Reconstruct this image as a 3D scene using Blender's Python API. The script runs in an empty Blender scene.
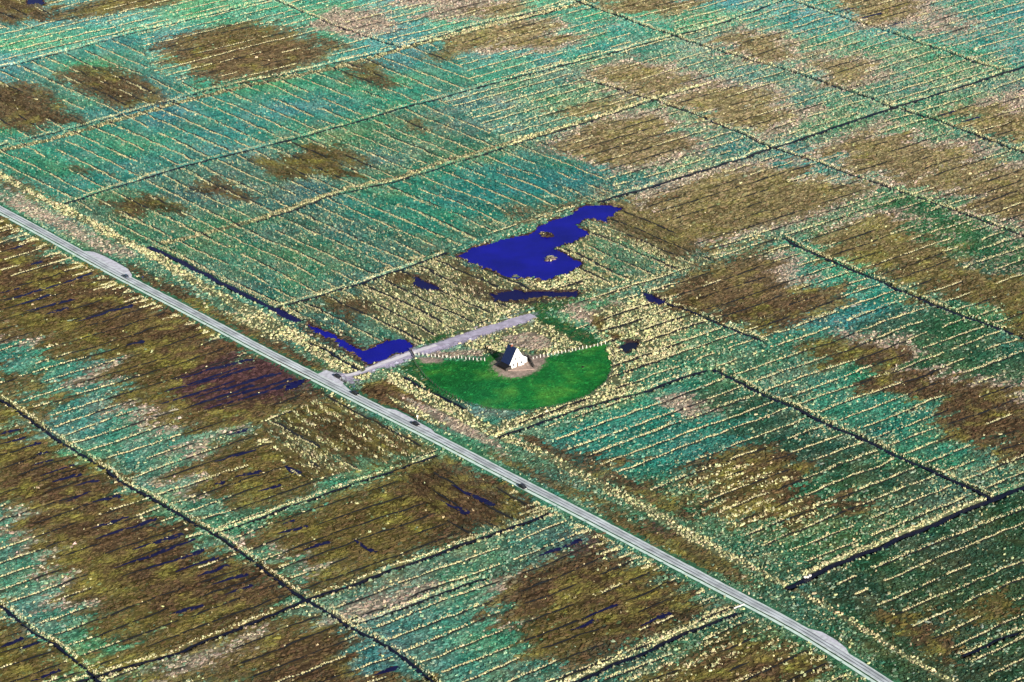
import bpy, bmesh, math, random
import numpy as np
from mathutils import Vector, Matrix, Quaternion
R = math.radians
rng = np.random.default_rng(7)
random.seed(7)
sc = bpy.context.scene
col = sc.collection

# ------------------------------------------------------------------ camera, sky, sun, exposure
F, PITCH, ROLL, AZ = 3289.0, R(23.145), R(-1.823), R(37.06)
CAM = np.array([0.0, -1361.6, 582.0])
cam_d = bpy.data.cameras.new('camera')
cam_d.sensor_width = 36.0
cam_d.lens = 36.0 * F / 1024.0
cam_d.clip_start = 1.0
cam_d.clip_end = 60000.0
cam = bpy.data.objects.new('camera', cam_d)
cam.matrix_world = Matrix.Translation(CAM) @ (Matrix.Rotation(math.pi / 2 - PITCH, 4, 'X') @ Matrix.Rotation(ROLL, 4, 'Z'))
col.objects.link(cam)
sc.camera = cam

SUN_AZ = (0.46, -0.89)
SUN_EL = R(23.0)
world = bpy.data.worlds.new('World')
sc.world = world
world.use_nodes = True
wn = world.node_tree.nodes
wl = world.node_tree.links
sky = wn.new('ShaderNodeTexSky')
sky.sky_type = 'NISHITA'
sky.sun_disc = False
sky.sun_elevation = SUN_EL
sky.sun_rotation = math.atan2(SUN_AZ[0], SUN_AZ[1])
wl.new(sky.outputs[0], wn['Background'].inputs[0])
wn['Background'].inputs[1].default_value = 0.05
sun_d = bpy.data.lights.new('sun', 'SUN')
sun_d.energy = 5.0
sun_d.angle = R(0.5)
sun_d.color = (1.0, 0.93, 0.82)
sun = bpy.data.objects.new('sun', sun_d)
sv = Vector((SUN_AZ[0] * math.cos(SUN_EL), SUN_AZ[1] * math.cos(SUN_EL), math.sin(SUN_EL)))
sun.rotation_euler = (-sv).to_track_quat('-Z', 'Y').to_euler()
sun.location = (200, -300, 300)
col.objects.link(sun)
vs = sc.view_settings
vs.view_transform = 'Standard'
vs.look = 'None'
vs.gamma = 1.0
vs.exposure = 0.95
vs.use_curve_mapping = False

# ------------------------------------------------------------------ pixel <-> ground
cr, sr, cp, sp = math.cos(ROLL), math.sin(ROLL), math.cos(PITCH), math.sin(PITCH)

def ground(px, py, z=0.0):
    x = (np.asarray(px, float) - 512) / F
    y = -(np.asarray(py, float) - 341) / F
    x, y = cr * x - sr * y, sr * x + cr * y
    dx, dy, dz = x, cp + y * sp, -sp + y * cp
    t = (z - CAM[2]) / dz
    return np.stack([CAM[0] + dx * t, CAM[1] + dy * t], -1)

def project(x, y, z):
    rx, ry, rz = x - CAM[0], y - CAM[1], z - CAM[2]
    depth = ry * cp - rz * sp
    u = rx / depth
    v = (ry * sp + rz * cp) / depth
    u, v = cr * u + sr * v, -sr * u + cr * v
    return 512 + u * F, 341 - v * F

UA = np.array([math.cos(AZ), math.sin(AZ)])      # along the cross ditches
UB = np.array([-math.sin(AZ), math.cos(AZ)])     # along the road

def gpoly(pts, z=0.0):
    a = np.array(pts, float)
    return ground(a[:, 0], a[:, 1], z)

# ------------------------------------------------------------------ numpy noise
class VNoise:
    def __init__(self, seed, n=512):
        self.t = np.random.default_rng(seed).random((n, n)).astype(np.float32)
        self.n = n
    def __call__(self, x, y, s):
        x = np.asarray(x) / s + 1000.3
        y = np.asarray(y) / s + 1000.7
        xi = np.floor(x).astype(np.int64)
        yi = np.floor(y).astype(np.int64)
        fx = x - xi
        fy = y - yi
        fx = fx * fx * (3 - 2 * fx)
        fy = fy * fy * (3 - 2 * fy)
        n, t = self.n, self.t
        x0, x1, y0, y1 = xi % n, (xi + 1) % n, yi % n, (yi + 1) % n
        return (t[x0, y0] * (1 - fx) + t[x1, y0] * fx) * (1 - fy) + (t[x0, y1] * (1 - fx) + t[x1, y1] * fx) * fy
N1, N2, N3, N4, N5 = [VNoise(s) for s in (11, 22, 33, 44, 55)]

def fbm(x, y, s, n=N1):
    return (n(x, y, s) * 0.5 + n(x + 71, y + 13, s * 0.47) * 0.3 + n(x - 31, y + 57, s * 0.21) * 0.2)

# ------------------------------------------------------------------ layout traced on the photograph (pixels)
ROAD = [(-60, 178), (0, 210), (50, 237), (100, 265), (128, 280), (200, 317), (256, 347.5), (330, 385), (400, 420.5), (440, 440.5), (512, 478.5), (580, 513.5),
        (650, 550.5), (740, 598), (790, 624), (830, 648), (880, 680), (940, 720)]
# main ditches: polyline, half width, depth, bank side (+1 = upper-left bank carries straw), bank height
DITCH = {
    'a1': ([(-60, 83), (0, 68), (60, 53), (125, 35), (200, 17), (256, 3), (330, -18)], 1.1, .8),
    'a2': ([(-10, 148), (50, 134), (95, 122), (125, 113), (200, 92), (256, 80), (340, 62), (410, 45), (470, 26), (512, 17), (575, 2), (640, -14)], .9, .6),
    'a3': ([(65, 203), (100, 192), (180, 167), (256, 148), (350, 124), (400, 108), (440, 98), (512, 78), (600, 56), (672, 36), (720, 24), (768, 5), (830, -16)], 1.3, 1.0),
    'a4': ([(256, 222), (300, 207), (340, 193), (400, 180), (440, 167), (512, 145), (600, 118), (645, 102), (715, 83)], 1.0, .7),
    'a5': ([(275, 308), (345, 288), (420, 263), (450, 250)], 1.2, .9),
    'a5b': ([(600, 201), (622, 195), (704, 170), (768, 150), (868, 115), (895, 107), (1008, 72), (1090, 46)], 1.6, 1.2),
    'a6': ([(500, 437), (512, 432), (562, 414), (637, 394), (700, 372), (712, 369)], 1.2, .9),
    'a7': ([(788, 587), (805, 579), (870, 550), (905, 536), (990, 499), (1024, 487), (1090, 463)], 1.9, 1.5),
    'a8': ([(212, 533), (256, 519), (276, 511), (356, 483), (400, 468), (441, 453)], .9, .7),
    'a9': ([(60, 688), (100, 675), (170, 655), (220, 635), (256, 620), (311, 599), (430, 556), (512, 526), (556, 511)], 1.2, .9),
    'a11': ([(540, 697), (582, 679), (644, 652), (700, 628), (737, 612)], 1.3, 1.1),
    'a12': ([(356, 625), (431, 597), (488, 576)], .8, .6),
    'a13': ([(963, 655), (1024, 630), (1090, 603)], 1.0, .8),
    'b3': ([(520, -18), (584, 3), (672, 36), (768, 65), (798, 73), (850, 91), (893, 107), (943, 122), (1000, 145), (1070, 168)], .9, .7),
    'b4': ([(580, 78), (637, 95), (662, 102), (727, 127), (765, 145), (778, 150), (818, 162), (888, 188), (928, 200), (993, 225), (1024, 236), (1080, 256)], .9, .7),
    'b5': ([(783, 238), (805, 250), (900, 290), (960, 314), (1024, 338), (1090, 362)], 1.3, 1.2),
    'b6': ([(640, 292), (662, 301), (694, 312), (742, 332), (765, 342)], 1.0, .8),
    'b7': ([(712, 369), (768, 396), (835, 426), (908, 460), (963, 485), (990, 499)], 1.3, 1.3),
    'b8': ([(780, -5), (830, 14), (880, 28), (940, 50), (1007, 72)], .9, .7),
    'b9': ([(262, -6), (320, 20), (370, 38), (400, 48)], .8, .6),
    'b10': ([(-50, 362), (0, 398), (30, 420), (65, 443), (120, 480), (170, 510), (212, 533), (250, 560), (290, 590), (303, 598), (345, 625), (380, 641), (420, 670), (450, 694)], 1.0, 1.0),
    'b11': ([(-40, 577), (0, 605), (40, 635), (80, 665), (110, 690)], .9, .9),
    'b2': ([(150, 247), (158, 250), (200, 271), (256, 300), (275, 309), (300, 322)], 1.9, 1.0),
    'b2b': ([(310, 342), (330, 352), (360, 371)], .9, .6),
    'b12': ([(404, 377), (411, 381), (430, 391), (450, 401.5), (466, 409)], .9, .8),
}
# straw bands: polyline, half width in metres
BAND = [
    ([(-20, 156), (0, 151), (50, 140), (125, 118), (200, 97), (256, 84), (340, 67), (410, 47), (470, 30), (512, 20), (580, 4), (620, -8)], 2.6),
    ([(165, 243), (200, 235), (256, 220), (300, 204), (340, 190), (400, 177), (440, 163), (512, 142), (600, 116), (645, 100), (700, 86)], 2.2),
    ([(-20, 165), (0, 175), (40, 197), (60, 207)], 2.2),
    ([(60, 207), (125, 241), (160, 260), (210, 290), (256, 315)], 3.2),
    ([(256, 315), (300, 340), (345, 367), (362, 375)], 4.2),
    ([(393, 376), (450, 407), (512, 440), (560, 463), (640, 506), (700, 541), (740, 562)], 2.8),
    ([(395, 381), (450, 412), (500, 437)], 3.0),
    ([(740, 562), (800, 592), (850, 621), (900, 652), (960, 687)], 1.5),
    ([(560, 682), (600, 664), (640, 646), (700, 621), (735, 605)], 2.2),
    ([(240, 297), (262, 283), (300, 275)], .1),
    ([(612, 348), (617, 362), (613, 380), (600, 396), (570, 408), (530, 418)], 2.4),
    ([(600, 334), (618, 346), (630, 368), (622, 388)], 1.6),
    ([(596, 300), (640, 283), (700, 260), (760, 237)], 1.5),
    ([(440, 340), (480, 327), (533, 311)], .8),
    ([(620, 340), (660, 328), (700, 314)], 1.5),
    ([(430, 556), (480, 540), (512, 528), (556, 513)], 1.4),
    ([(905, 532), (960, 508), (990, 496)], 1.3), ([(805, 573), (860, 549), (905, 532)], 1.6),
]
# kinds of cover
T, S, B, O, P, W, G, E, K, X, D, H, Q, L_ = range(14)
# T teal marsh grass, S straw reed, B brown heath, O olive heath, P pale dead grass, W wet mud, G mown lawn, E bare earth,
# K dark green verge, X straw clumps on brown, D dark green marsh, H teal-straw mixed, Q purple-brown wet heath
ZONES = [
    # ---- upper left
    (H, [(-200, -200), (500, -200), (430, 60), (0, 260), (-200, 300)]),
    (T, [(-200, -200), (1300, -200), (1300, 100), (700, 20), (440, 100), (180, 168), (60, 205), (-200, 120)]),
    (B, [(-60, -20), (40, -20), (52, 10), (50, 22), (20, 26), (-60, 10)]), (O, [(48, 16), (90, 2), (150, -20), (210, -30), (190, 2), (120, 14), (70, 22)]),
    (B, [(48, 76), (75, 66), (95, 62), (135, 74), (168, 96), (160, 106), (128, 113), (95, 100)]), (B, [(-40, 92), (20, 84), (45, 88), (85, 118), (62, 130), (25, 134), (-40, 112)]),
    (B, [(150, 46), (175, 33), (225, 24), (290, 26), (335, 48), (318, 64), (262, 80), (215, 84), (185, 78), (160, 60)]),
    (O, [(195, 30), (260, 24), (300, 30), (290, 44), (220, 50), (170, 52)]),
    (P, [(330, 5), (380, 10), (400, 30), (360, 40), (310, 25)]), (P, [(380, -10), (470, -10), (520, 2), (500, 18), (455, 24), (420, 14)]),
    (B, [(462, 8), (510, 2), (530, 8), (512, 16), (470, 22)]), (P, [(480, 26), (540, 12), (562, 18), (565, 32), (592, 42), (545, 54), (490, 52), (440, 48)]),
    (B, [(497, 26), (540, 16), (552, 24), (556, 36), (575, 43), (545, 50), (505, 44)]), (O, [(440, 36), (490, 26), (510, 36), (470, 52), (420, 62)]),
    (B, [(585, -10), (690, -10), (700, 6), (665, 20), (630, 14)]),
    (B, [(335, 68), (372, 60), (392, 70), (396, 86), (370, 84)]), (B, [(100, 206), (135, 195), (155, 208), (150, 220), (125, 222)]), (O, [(125, 196), (150, 192), (172, 207), (160, 214)]),
    (O, [(256, 164), (300, 152), (345, 143), (372, 166), (340, 178), (315, 168), (290, 186)]), (O, [(404, 122), (415, 119), (440, 132), (428, 138)]),
    (B, [(70, 168), (90, 164), (104, 172), (84, 176)]), (B, [(190, 188), (215, 178), (262, 200), (240, 206)]), (B, [(305, 204), (330, 200), (365, 222), (350, 228)]),
    (B, [(-30, 160), (0, 172), (42, 192), (60, 206), (20, 192), (-30, 172)]),
    # ---- a4..a5
    (H, [(170, 240), (300, 206), (512, 146), (640, 104), (640, 190), (450, 250), (275, 306), (160, 250)]), (T, [(330, 205), (440, 172), (520, 150), (620, 170), (600, 185), (500, 215), (420, 240)]),
    # ---- upper right
    (P, [(585, 74), (625, 56), (690, 66), (735, 80), (665, 100), (630, 96)]), (O, [(592, 74), (630, 62), (682, 72), (712, 84), (664, 96), (640, 92)]),
    (O, [(560, 106), (610, 96), (642, 98), (600, 114), (575, 118)]), (P, [(655, 102), (715, 82), (775, 88), (812, 116), (770, 140), (715, 124)]), (O, [(662, 102), (720, 86), (765, 94), (792, 116), (760, 134), (715, 120)]),
    (P, [(540, 146), (590, 118), (650, 108), (705, 150), (660, 168), (610, 172), (575, 162)]), (B, [(548, 146), (600, 120), (646, 118), (688, 148), (650, 162), (612, 168), (580, 158)]),
    (P, [(700, 38), (740, 26), (800, 40), (820, 56), (770, 64), (735, 54)]), (O, [(708, 38), (742, 30), (792, 44), (806, 56), (772, 60)]),
    (P, [(790, 70), (830, 52), (880, 62), (895, 78), (845, 88)]), (O, [(800, 68), (832, 57), (868, 66), (872, 78), (840, 84)]),
    (P, [(825, -10), (930, -10), (960, 8), (900, 30), (870, 26)]), (B, [(835, -6), (900, -6), (930, 8), (890, 24), (860, 18)]), (P, [(925, 18), (970, 20), (960, 40), (920, 38)]),
    (P, [(795, 152), (870, 122), (935, 136), (1000, 150), (960, 172), (905, 188), (850, 172)]), (B, [(812, 152), (872, 128), (925, 142), (975, 152), (950, 166), (902, 182), (852, 168)]),
    (B, [(940, 112), (990, 98), (1060, 108), (1060, 150), (1000, 140)]), (P, [(985, 96), (1060, 80), (1060, 108), (1000, 112)]),
    (P, [(915, 190), (985, 165), (1060, 158), (1060, 250), (1000, 222)]), (B, [(935, 190), (1000, 172), (1060, 170), (1060, 235), (1000, 215)]), (O, [(900, 186), (960, 164), (1000, 160), (1000, 170), (930, 192)]),
    (P, [(620, 202), (690, 172), (770, 160), (835, 170), (900, 180), (800, 222), (720, 245), (690, 240)]), (O, [(650, 206), (700, 178), (770, 168), (822, 178), (880, 186), (800, 214), (720, 238), (692, 234)]),
    (T, [(770, 152), (818, 160), (880, 184), (850, 180), (780, 165)]),
    (D, [(860, 205), (900, 192), (1060, 250), (1060, 320), (960, 270)]), (P, [(800, 232), (880, 210), (960, 262), (1060, 305), (1060, 330), (960, 280), (880, 235)]),
    (O, [(795, 240), (850, 222), (905, 226), (975, 262), (1060, 295), (1060, 345), (960, 306), (900, 283), (830, 252)]),
    (T, [(764, 246), (785, 240), (900, 292), (1060, 352), (1060, 430), (940, 380), (830, 335), (765, 343), (745, 335), (845, 312), (800, 275)]),
    (D, [(860, 320), (920, 300), (1060, 360), (1060, 430), (960, 390)]),
    (B, [(648, 293), (700, 268), (770, 252), (805, 276), (850, 300), (810, 318), (765, 336), (700, 312)]), (P, [(760, 256), (790, 250), (815, 276), (800, 286)]), (P, [(838, 322), (880, 332), (960, 378), (1050, 395), (1050, 412), (960, 396), (870, 350)]),
    (H, [(765, 345), (830, 330), (870, 362), (960, 420), (1060, 450), (1060, 470), (990, 496), (840, 425), (715, 368)]), (T, [(790, 385), (850, 372), (940, 425), (980, 460), (960, 475), (860, 432)]),
    (B, [(805, 345), (832, 332), (890, 350), (960, 386), (1060, 405), (1060, 455), (1000, 462), (945, 420), (890, 388), (830, 366)]), (O, [(795, 348), (835, 336), (862, 350), (830, 366)]),
    # ---- right middle below a6
    (H, [(512, 436), (712, 372), (990, 502), (810, 574), (760, 560), (640, 500)]), (T, [(545, 440), (640, 398), (712, 372), (800, 415), (860, 445), (900, 480), (820, 500), (700, 470), (620, 480)]),
    (D, [(690, 395), (715, 374), (850, 440), (930, 480), (880, 500), (760, 440)]),
    (P, [(655, 398), (690, 390), (720, 410), (680, 420)]), (B, [(690, 462), (735, 446), (765, 440), (800, 462), (832, 492), (885, 508), (850, 520), (800, 498), (745, 480)]), (X, [(690, 470), (740, 462), (820, 506), (800, 530), (700, 500)]),
    (B, [(514, 434), (540, 438), (610, 468), (640, 476), (690, 504), (705, 522), (670, 512), (600, 482), (545, 456)]), (H, [(735, 508), (765, 520), (790, 565), (770, 572), (740, 552), (715, 530)]),
    # ---- bottom right
    (D, [(812, 582), (905, 540), (990, 502), (1100, 460), (1100, 720), (900, 720), (870, 640)]), (O, [(960, 600), (1010, 590), (1030, 610), (980, 625)]),
    (B, [(880, 618), (910, 612), (960, 640), (985, 660), (940, 664)]), (D, [(900, 600), (960, 575), (1000, 590), (960, 610)]),
    # ---- strip between the road and the straw band
    (H, [(-60, 160), (0, 186), (130, 256), (200, 292), (256, 322), (320, 362), (300, 366), (256, 340), (130, 270), (0, 200), (-60, 172)]), (P, [(0, 186), (60, 215), (130, 254), (110, 254), (50, 226), (0, 202)]),
    (B, [(118, 256), (160, 275), (256, 330), (295, 354), (300, 366), (270, 352), (150, 288)]), (B, [(262, 330), (300, 350), (335, 372), (300, 368), (272, 350)]), (S, [(230, 312), (255, 306), (285, 330), (265, 340), (236, 322)]),
    (B, [(345, 392), (385, 378), (420, 395), (460, 420), (500, 446), (470, 440), (400, 412)]), (P, [(395, 392), (440, 410), (500, 445), (520, 466), (440, 428)]), (S, [(384, 394), (420, 410), (450, 428), (430, 424), (395, 404)]),
    (T, [(430, 420), (520, 462), (560, 492), (500, 462)]), (O, [(480, 448), (520, 460), (640, 524), (720, 568), (760, 590), (700, 570), (600, 516)]),
    (B, [(500, 456), (520, 462), (560, 486), (540, 482)]), (B, [(628, 516), (650, 518), (740, 566), (735, 576), (690, 556)]), (Q, [(650, 520), (668, 526), (680, 536), (660, 530)]),
    # ---- between b2 and the warft
    (S, [(278, 310), (345, 290), (450, 252), (470, 262), (545, 290), (545, 302), (440, 342), (410, 348), (330, 330)]), (H, [(300, 318), (340, 300), (410, 340), (390, 345)]),
    (B, [(318, 302), (350, 296), (372, 312), (340, 318)]), (B, [(395, 282), (420, 268), (445, 285), (420, 292)]), (B, [(445, 255), (470, 262), (510, 285), (490, 296), (470, 282)]),
    (W, [(470, 294), (500, 296), (570, 292), (600, 294), (575, 300), (520, 304), (485, 304)]),
    (S, [(462, 258), (500, 276), (540, 282), (585, 272), (640, 280), (600, 292), (540, 292), (500, 290)]), (S, [(555, 250), (590, 226), (640, 238), (700, 262), (680, 270), (600, 284), (580, 268)]), (H, [(590, 240), (640, 245), (660, 270), (610, 275)]),
    (B, [(590, 208), (625, 198), (690, 228), (712, 255), (680, 262), (640, 238), (600, 226)]), (O, [(620, 214), (650, 210), (690, 232), (690, 250), (650, 240)]), (B, [(500, 228), (560, 204), (600, 200), (560, 212), (520, 226)]),
    (S, [(590, 312), (645, 292), (700, 316), (720, 330), (660, 348), (620, 336), (600, 328)]), (H, [(640, 352), (700, 322), (765, 345), (712, 368), (640, 390), (560, 412), (600, 398), (630, 372)]), (S, [(632, 345), (665, 333), (690, 345), (650, 366), (630, 368)]), (S, [(500, 436), (560, 412), (620, 396), (640, 385), (620, 380), (560, 400), (500, 424)]),
    (B, [(586, 308), (600, 318), (606, 332), (625, 336), (615, 342), (595, 334), (580, 318)]), (P, [(555, 312), (580, 302), (592, 312), (588, 330), (575, 325)]),
    (B, [(650, 288), (690, 272), (762, 240), (770, 246), (710, 275), (665, 292)]),
    # ---- left of the road
    (B, [(-80, 185), (0, 217), (325, 390), (262, 425), (205, 438), (160, 425), (120, 396), (102, 378), (98, 362), (60, 355), (20, 345), (-80, 320)]),
    (O, [(-80, 296), (40, 300), (130, 340), (180, 372), (200, 404), (250, 422), (205, 436), (162, 424), (110, 390), (100, 362), (50, 350), (-80, 320)]),
    (Q, [(186, 372), (236, 350), (290, 358), (320, 386), (270, 402), (222, 410), (190, 396)]),
    (T, [(-80, 322), (20, 348), (60, 357), (98, 365), (120, 400), (165, 430), (222, 432), (205, 450), (180, 468), (218, 516), (208, 528), (60, 436), (0, 394), (-80, 340)]),
    (O, [(-40, 360), (0, 366), (40, 390), (60, 420), (60, 436), (0, 394), (-40, 366)]), (P, [(74, 378), (100, 362), (106, 378), (90, 394)]), (P, [(112, 398), (145, 408), (172, 430), (150, 434), (125, 418)]), (P, [(-80, 320), (15, 344), (28, 354), (-80, 332)]), (P, [(165, 458), (195, 436), (216, 432), (190, 460), (205, 500), (188, 490)]),
    (O, [(190, 468), (208, 448), (262, 428), (290, 440), (330, 490), (300, 502), (250, 512), (212, 506)]), (X, [(262, 426), (325, 394), (430, 448), (400, 464), (340, 480), (300, 470)]), (S, [(268, 420), (280, 412), (330, 460), (370, 470), (340, 478), (300, 450)]),
    (T, [(216, 532), (210, 514), (250, 510), (300, 498), (350, 470), (400, 462), (436, 452), (356, 490), (270, 522), (236, 545)]),
    (O, [(252, 530), (300, 508), (360, 487), (440, 456), (552, 512), (430, 553), (325, 594), (290, 575), (258, 548)]), (B, [(400, 480), (450, 462), (545, 512), (460, 542), (420, 520)]),
    (T, [(218, 540), (246, 532), (262, 552), (300, 578), (318, 594), (300, 592), (250, 560)]), (P, [(240, 536), (252, 530), (320, 590), (300, 580)]),
    (O, [(-80, 360), (0, 408), (65, 452), (212, 545), (303, 606), (220, 640), (110, 676), (-80, 620)]), (B, [(0, 440), (60, 470), (180, 530), (290, 600), (240, 615), (160, 600), (80, 540), (0, 490)]),
    (T, [(-80, 460), (0, 508), (25, 545), (48, 582), (80, 612), (110, 640), (100, 676), (60, 655), (-80, 560)]), (P, [(0, 505), (18, 515), (50, 575), (90, 605), (76, 612), (40, 580)]),
    (O, [(-80, 560), (0, 616), (90, 690), (-80, 760)]), (O, [(100, 690), (220, 642), (303, 606), (345, 632), (440, 700)]), (P, [(140, 672), (250, 630), (290, 616), (250, 640), (170, 680)]), (B, [(260, 640), (340, 640), (400, 690), (250, 690)]),
    (H, [(310, 606), (430, 560), (560, 513), (590, 526), (540, 546), (430, 584), (350, 618)]), (P, [(340, 620), (375, 588), (420, 578), (440, 590), (400, 604), (360, 624)]),
    (T, [(356, 628), (480, 580), (505, 600), (500, 632), (520, 660), (470, 700), (440, 690)]), (P, [(470, 590), (500, 575), (530, 600), (520, 650), (500, 636), (498, 606)]),
    (B, [(490, 600), (520, 570), (588, 530), (700, 598), (722, 604), (640, 642), (575, 672), (530, 650), (512, 630)]), (O, [(500, 640), (520, 610), (600, 600), (640, 620), (580, 660), (540, 664)]), (Q, [(545, 555), (585, 538), (590, 545), (555, 560)]), (H, [(430, 596), (470, 585), (560, 548), (585, 532), (540, 545)]),
    (H, [(480, 700), (520, 655), (580, 668), (560, 700)]),
    (X, [(560, 702), (660, 652), (742, 618), (800, 650), (880, 710)]), (H, [(575, 694), (650, 654), (742, 614), (752, 620), (660, 665), (600, 700)]), (B, [(640, 700), (700, 668), (760, 640), (800, 665), (760, 700)]),
    # ---- the warft
    (K, [(530, 304), (575, 302), (560, 312), (540, 318)]), (S, [(462, 344), (530, 318), (545, 316), (600, 345), (560, 354), (520, 352), (480, 354)]), (P, [(500, 338), (530, 332), (556, 344), (540, 350), (510, 348)]),
    (K, [(536, 314), (545, 314), (600, 338), (604, 344), (584, 346), (545, 324)]), (H, [(545, 312), (560, 312), (610, 336), (604, 340)]), (K, [(425, 340), (440, 336), (470, 330), (445, 345), (428, 348)]),
    (K, [(400, 368), (412, 360), (430, 378), (470, 402), (440, 396), (415, 382)]),
    (G, [(412, 358), (478, 362), (500, 350), (550, 357), (606, 344), (614, 356), (614, 369), (606, 383), (590, 396), (565, 405), (530, 411), (495, 411), (465, 403), (440, 390), (424, 378)]),
    (E, [(414, 357), (445, 358), (438, 364), (420, 364)]), (E, [(494, 362), (500, 352), (548, 354), (543, 366), (532, 374), (518, 378), (500, 375)]), (P, [(420, 352), (480, 350), (482, 357), (430, 356)]),
    (W, [(618, 347), (628, 340), (640, 342), (636, 350), (625, 354)]),  # mud colour darkens the ground under the hollow's painted shade
    (W, [(300, 322), (330, 326), (372, 352), (412, 344), (412, 352), (370, 368), (352, 360), (318, 342)]), (S, [(898, 292), (906, 290), (904, 302), (895, 303)]), (L_, [(330, 374), (345, 368), (352, 372), (372, 364), (395, 355), (413, 346), (414, 357), (395, 366), (372, 371), (360, 383), (348, 384)]), (L_, [(414, 350), (440, 342), (480, 327), (520, 314), (536, 313), (534, 321), (500, 330), (450, 348), (420, 356)]),
]
POND = [(457, 257), (470, 250), (500, 240), (530, 234), (545, 224), (570, 214), (585, 206), (612, 206), (622, 208), (612, 216), (606, 222), (588, 218), (575, 224), (591, 234), (575, 241),
        (553, 248.5), (570, 256), (584, 264.5), (570, 272), (552, 278.5), (540, 280), (530, 276), (518, 279), (500, 273), (485, 268)]
FLOOD = [(306, 323), (318, 328), (345, 341), (366, 351), (386, 341), (405, 338), (413, 346), (405, 351), (385, 358), (370, 364), (358, 358), (335, 342), (315, 332)]
POOLS_AND_SHADE = [[(619, 346), (629, 341), (639, 342), (634, 349), (625, 353)], [(490, 294), (512, 290), (540, 292), (578, 291), (575, 297), (540, 297), (510, 300), (494, 301)], [(643, 293), (652, 295), (664, 301), (660, 304), (650, 301)], [(27, -4), (42, -2), (46, 4), (28, 5)],  # first outline: shaded hollow covered by a dark sheet
           [(276, 308), (284, 312), (300, 320), (292, 322), (278, 314)], [(412, 276), (430, 283), (440, 288), (430, 290), (415, 284)],
           [(288, 382), (306, 378), (300, 386), (286, 390)]]
ISLANDS = [(552, 258.6, 2.9, 1), (517, 276, 1.5, 1), (547, 234, 3.2, 0)]

# canvas of cover kinds in photograph pixels
X0, Y0, CW, CH = -220, -220, 1480, 1140
canvas = np.full((CH, CW), H, np.uint8)
gy, gx = np.mgrid[0:CH, 0:CW]

def fill_mask(pts):
    p = np.array(pts, float) - (X0, Y0)
    x0, y0 = np.maximum(np.floor(p.min(0)).astype(int), 0)
    x1, y1 = np.minimum(np.ceil(p.max(0)).astype(int) + 1, (CW, CH))
    X, Y = gx[y0:y1, x0:x1], gy[y0:y1, x0:x1]
    m = np.zeros(X.shape, bool)
    for (ax, ay), (bx, by) in zip(p, np.roll(p, -1, 0)):
        if ay == by: continue
        c = (ay > Y) != (by > Y)
        m ^= c & (X < (bx - ax) * (Y - ay) / (by - ay) + ax)
    return (slice(y0, y1), slice(x0, x1)), m
for kind, pts in ZONES:
    sl, m = fill_mask(pts)
    canvas[sl][m] = kind
water_mask = np.zeros((CH, CW), np.float32)
for pts in [POND, FLOOD] + POOLS_AND_SHADE:
    sl, m = fill_mask(pts)
    water_mask[sl][m] = 1
rim_mask = water_mask.copy()
for _ in range(2):
    rim_mask = np.maximum.reduce([rim_mask, np.roll(rim_mask, 1, 0), np.roll(rim_mask, -1, 0), np.roll(rim_mask, 1, 1), np.roll(rim_mask, -1, 1)])

B_REG = [[(-200, 60), (0, 68), (140, 30), (150, 70), (190, 85), (256, 80), (440, 40), (480, 88), (440, 98), (512, 145), (545, 140), (600, 170), (622, 195), (560, 205), (450, 250), (275, 308), (150, 247), (-200, 70)],
         [(278, 310), (345, 290), (450, 252), (545, 290), (440, 342), (385, 345), (330, 330)], [(262, 426), (325, 394), (436, 450), (400, 464), (300, 480)], [(440, 456), (552, 512), (470, 540), (400, 480)],
         [(555, 255), (590, 200), (622, 196), (720, 262), (600, 285)], [(-100, -100), (40, -20), (55, 18), (20, 30), (-100, 10)]]
breg = np.zeros((CH, CW), bool)
for p in B_REG:
    sl, m = fill_mask(p)
    breg[sl] |= m
SP = 10.9
STRIP = np.random.default_rng(5).random(800)

def sample(img, px, py):
    return img[np.clip(np.round(py - Y0).astype(int), 0, CH - 1), np.clip(np.round(px - X0).astype(int), 0, CW - 1)]

BAYS = [
    [(84, 251), (94, 252), (104, 256), (116, 262), (128, 269), (132, 275), (131, 279), (110, 268)],
    [(384, 408), (396, 410), (408, 416), (420, 423), (431, 429), (437, 435), (440, 438), (420, 428)],
    [(318, 374), (326, 370), (334, 373), (345, 378), (343, 384), (352, 392), (330, 382)],
    [(806, 628), (822, 632), (836, 640), (846, 648), (850, 656), (830, 645)]]
bay_mask = np.zeros((CH, CW), np.uint8)
for pts_ in BAYS:
    sl, m = fill_mask(pts_)
    bay_mask[sl] |= m.astype(np.uint8)
for _ in range(2):
    bay_mask = np.maximum.reduce([bay_mask, np.roll(bay_mask, 1, 0), np.roll(bay_mask, -1, 0), np.roll(bay_mask, 1, 1), np.roll(bay_mask, -1, 1)])

def line_dist(x, y, pts):
    """distance to a polyline and signed side (left of travel > 0)"""
    best = np.full(x.shape, 1e9)
    side = np.zeros(x.shape)
    for a, b in zip(pts[:-1], pts[1:]):
        d = b - a
        L = math.hypot(*d)
        idx = np.nonzero((x > min(a[0], b[0]) - 14) & (x < max(a[0], b[0]) + 14) & (y > min(a[1], b[1]) - 14) & (y < max(a[1], b[1]) + 14))[0]
        if not len(idx): continue
        rx, ry = x[idx] - a[0], y[idx] - a[1]
        t = np.clip((rx * d[0] + ry * d[1]) / L ** 2, 0, 1)
        dd = np.hypot(rx - t * d[0], ry - t * d[1])
        s = (d[0] * ry - d[1] * rx) / L
        k = dd < best[idx]
        best[idx[k]] = dd[k]
        side[idx[k]] = s[k]
    return best, side

def thin(g, k):
    return np.concatenate([g[:-1:k], g[-1:]])

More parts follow.
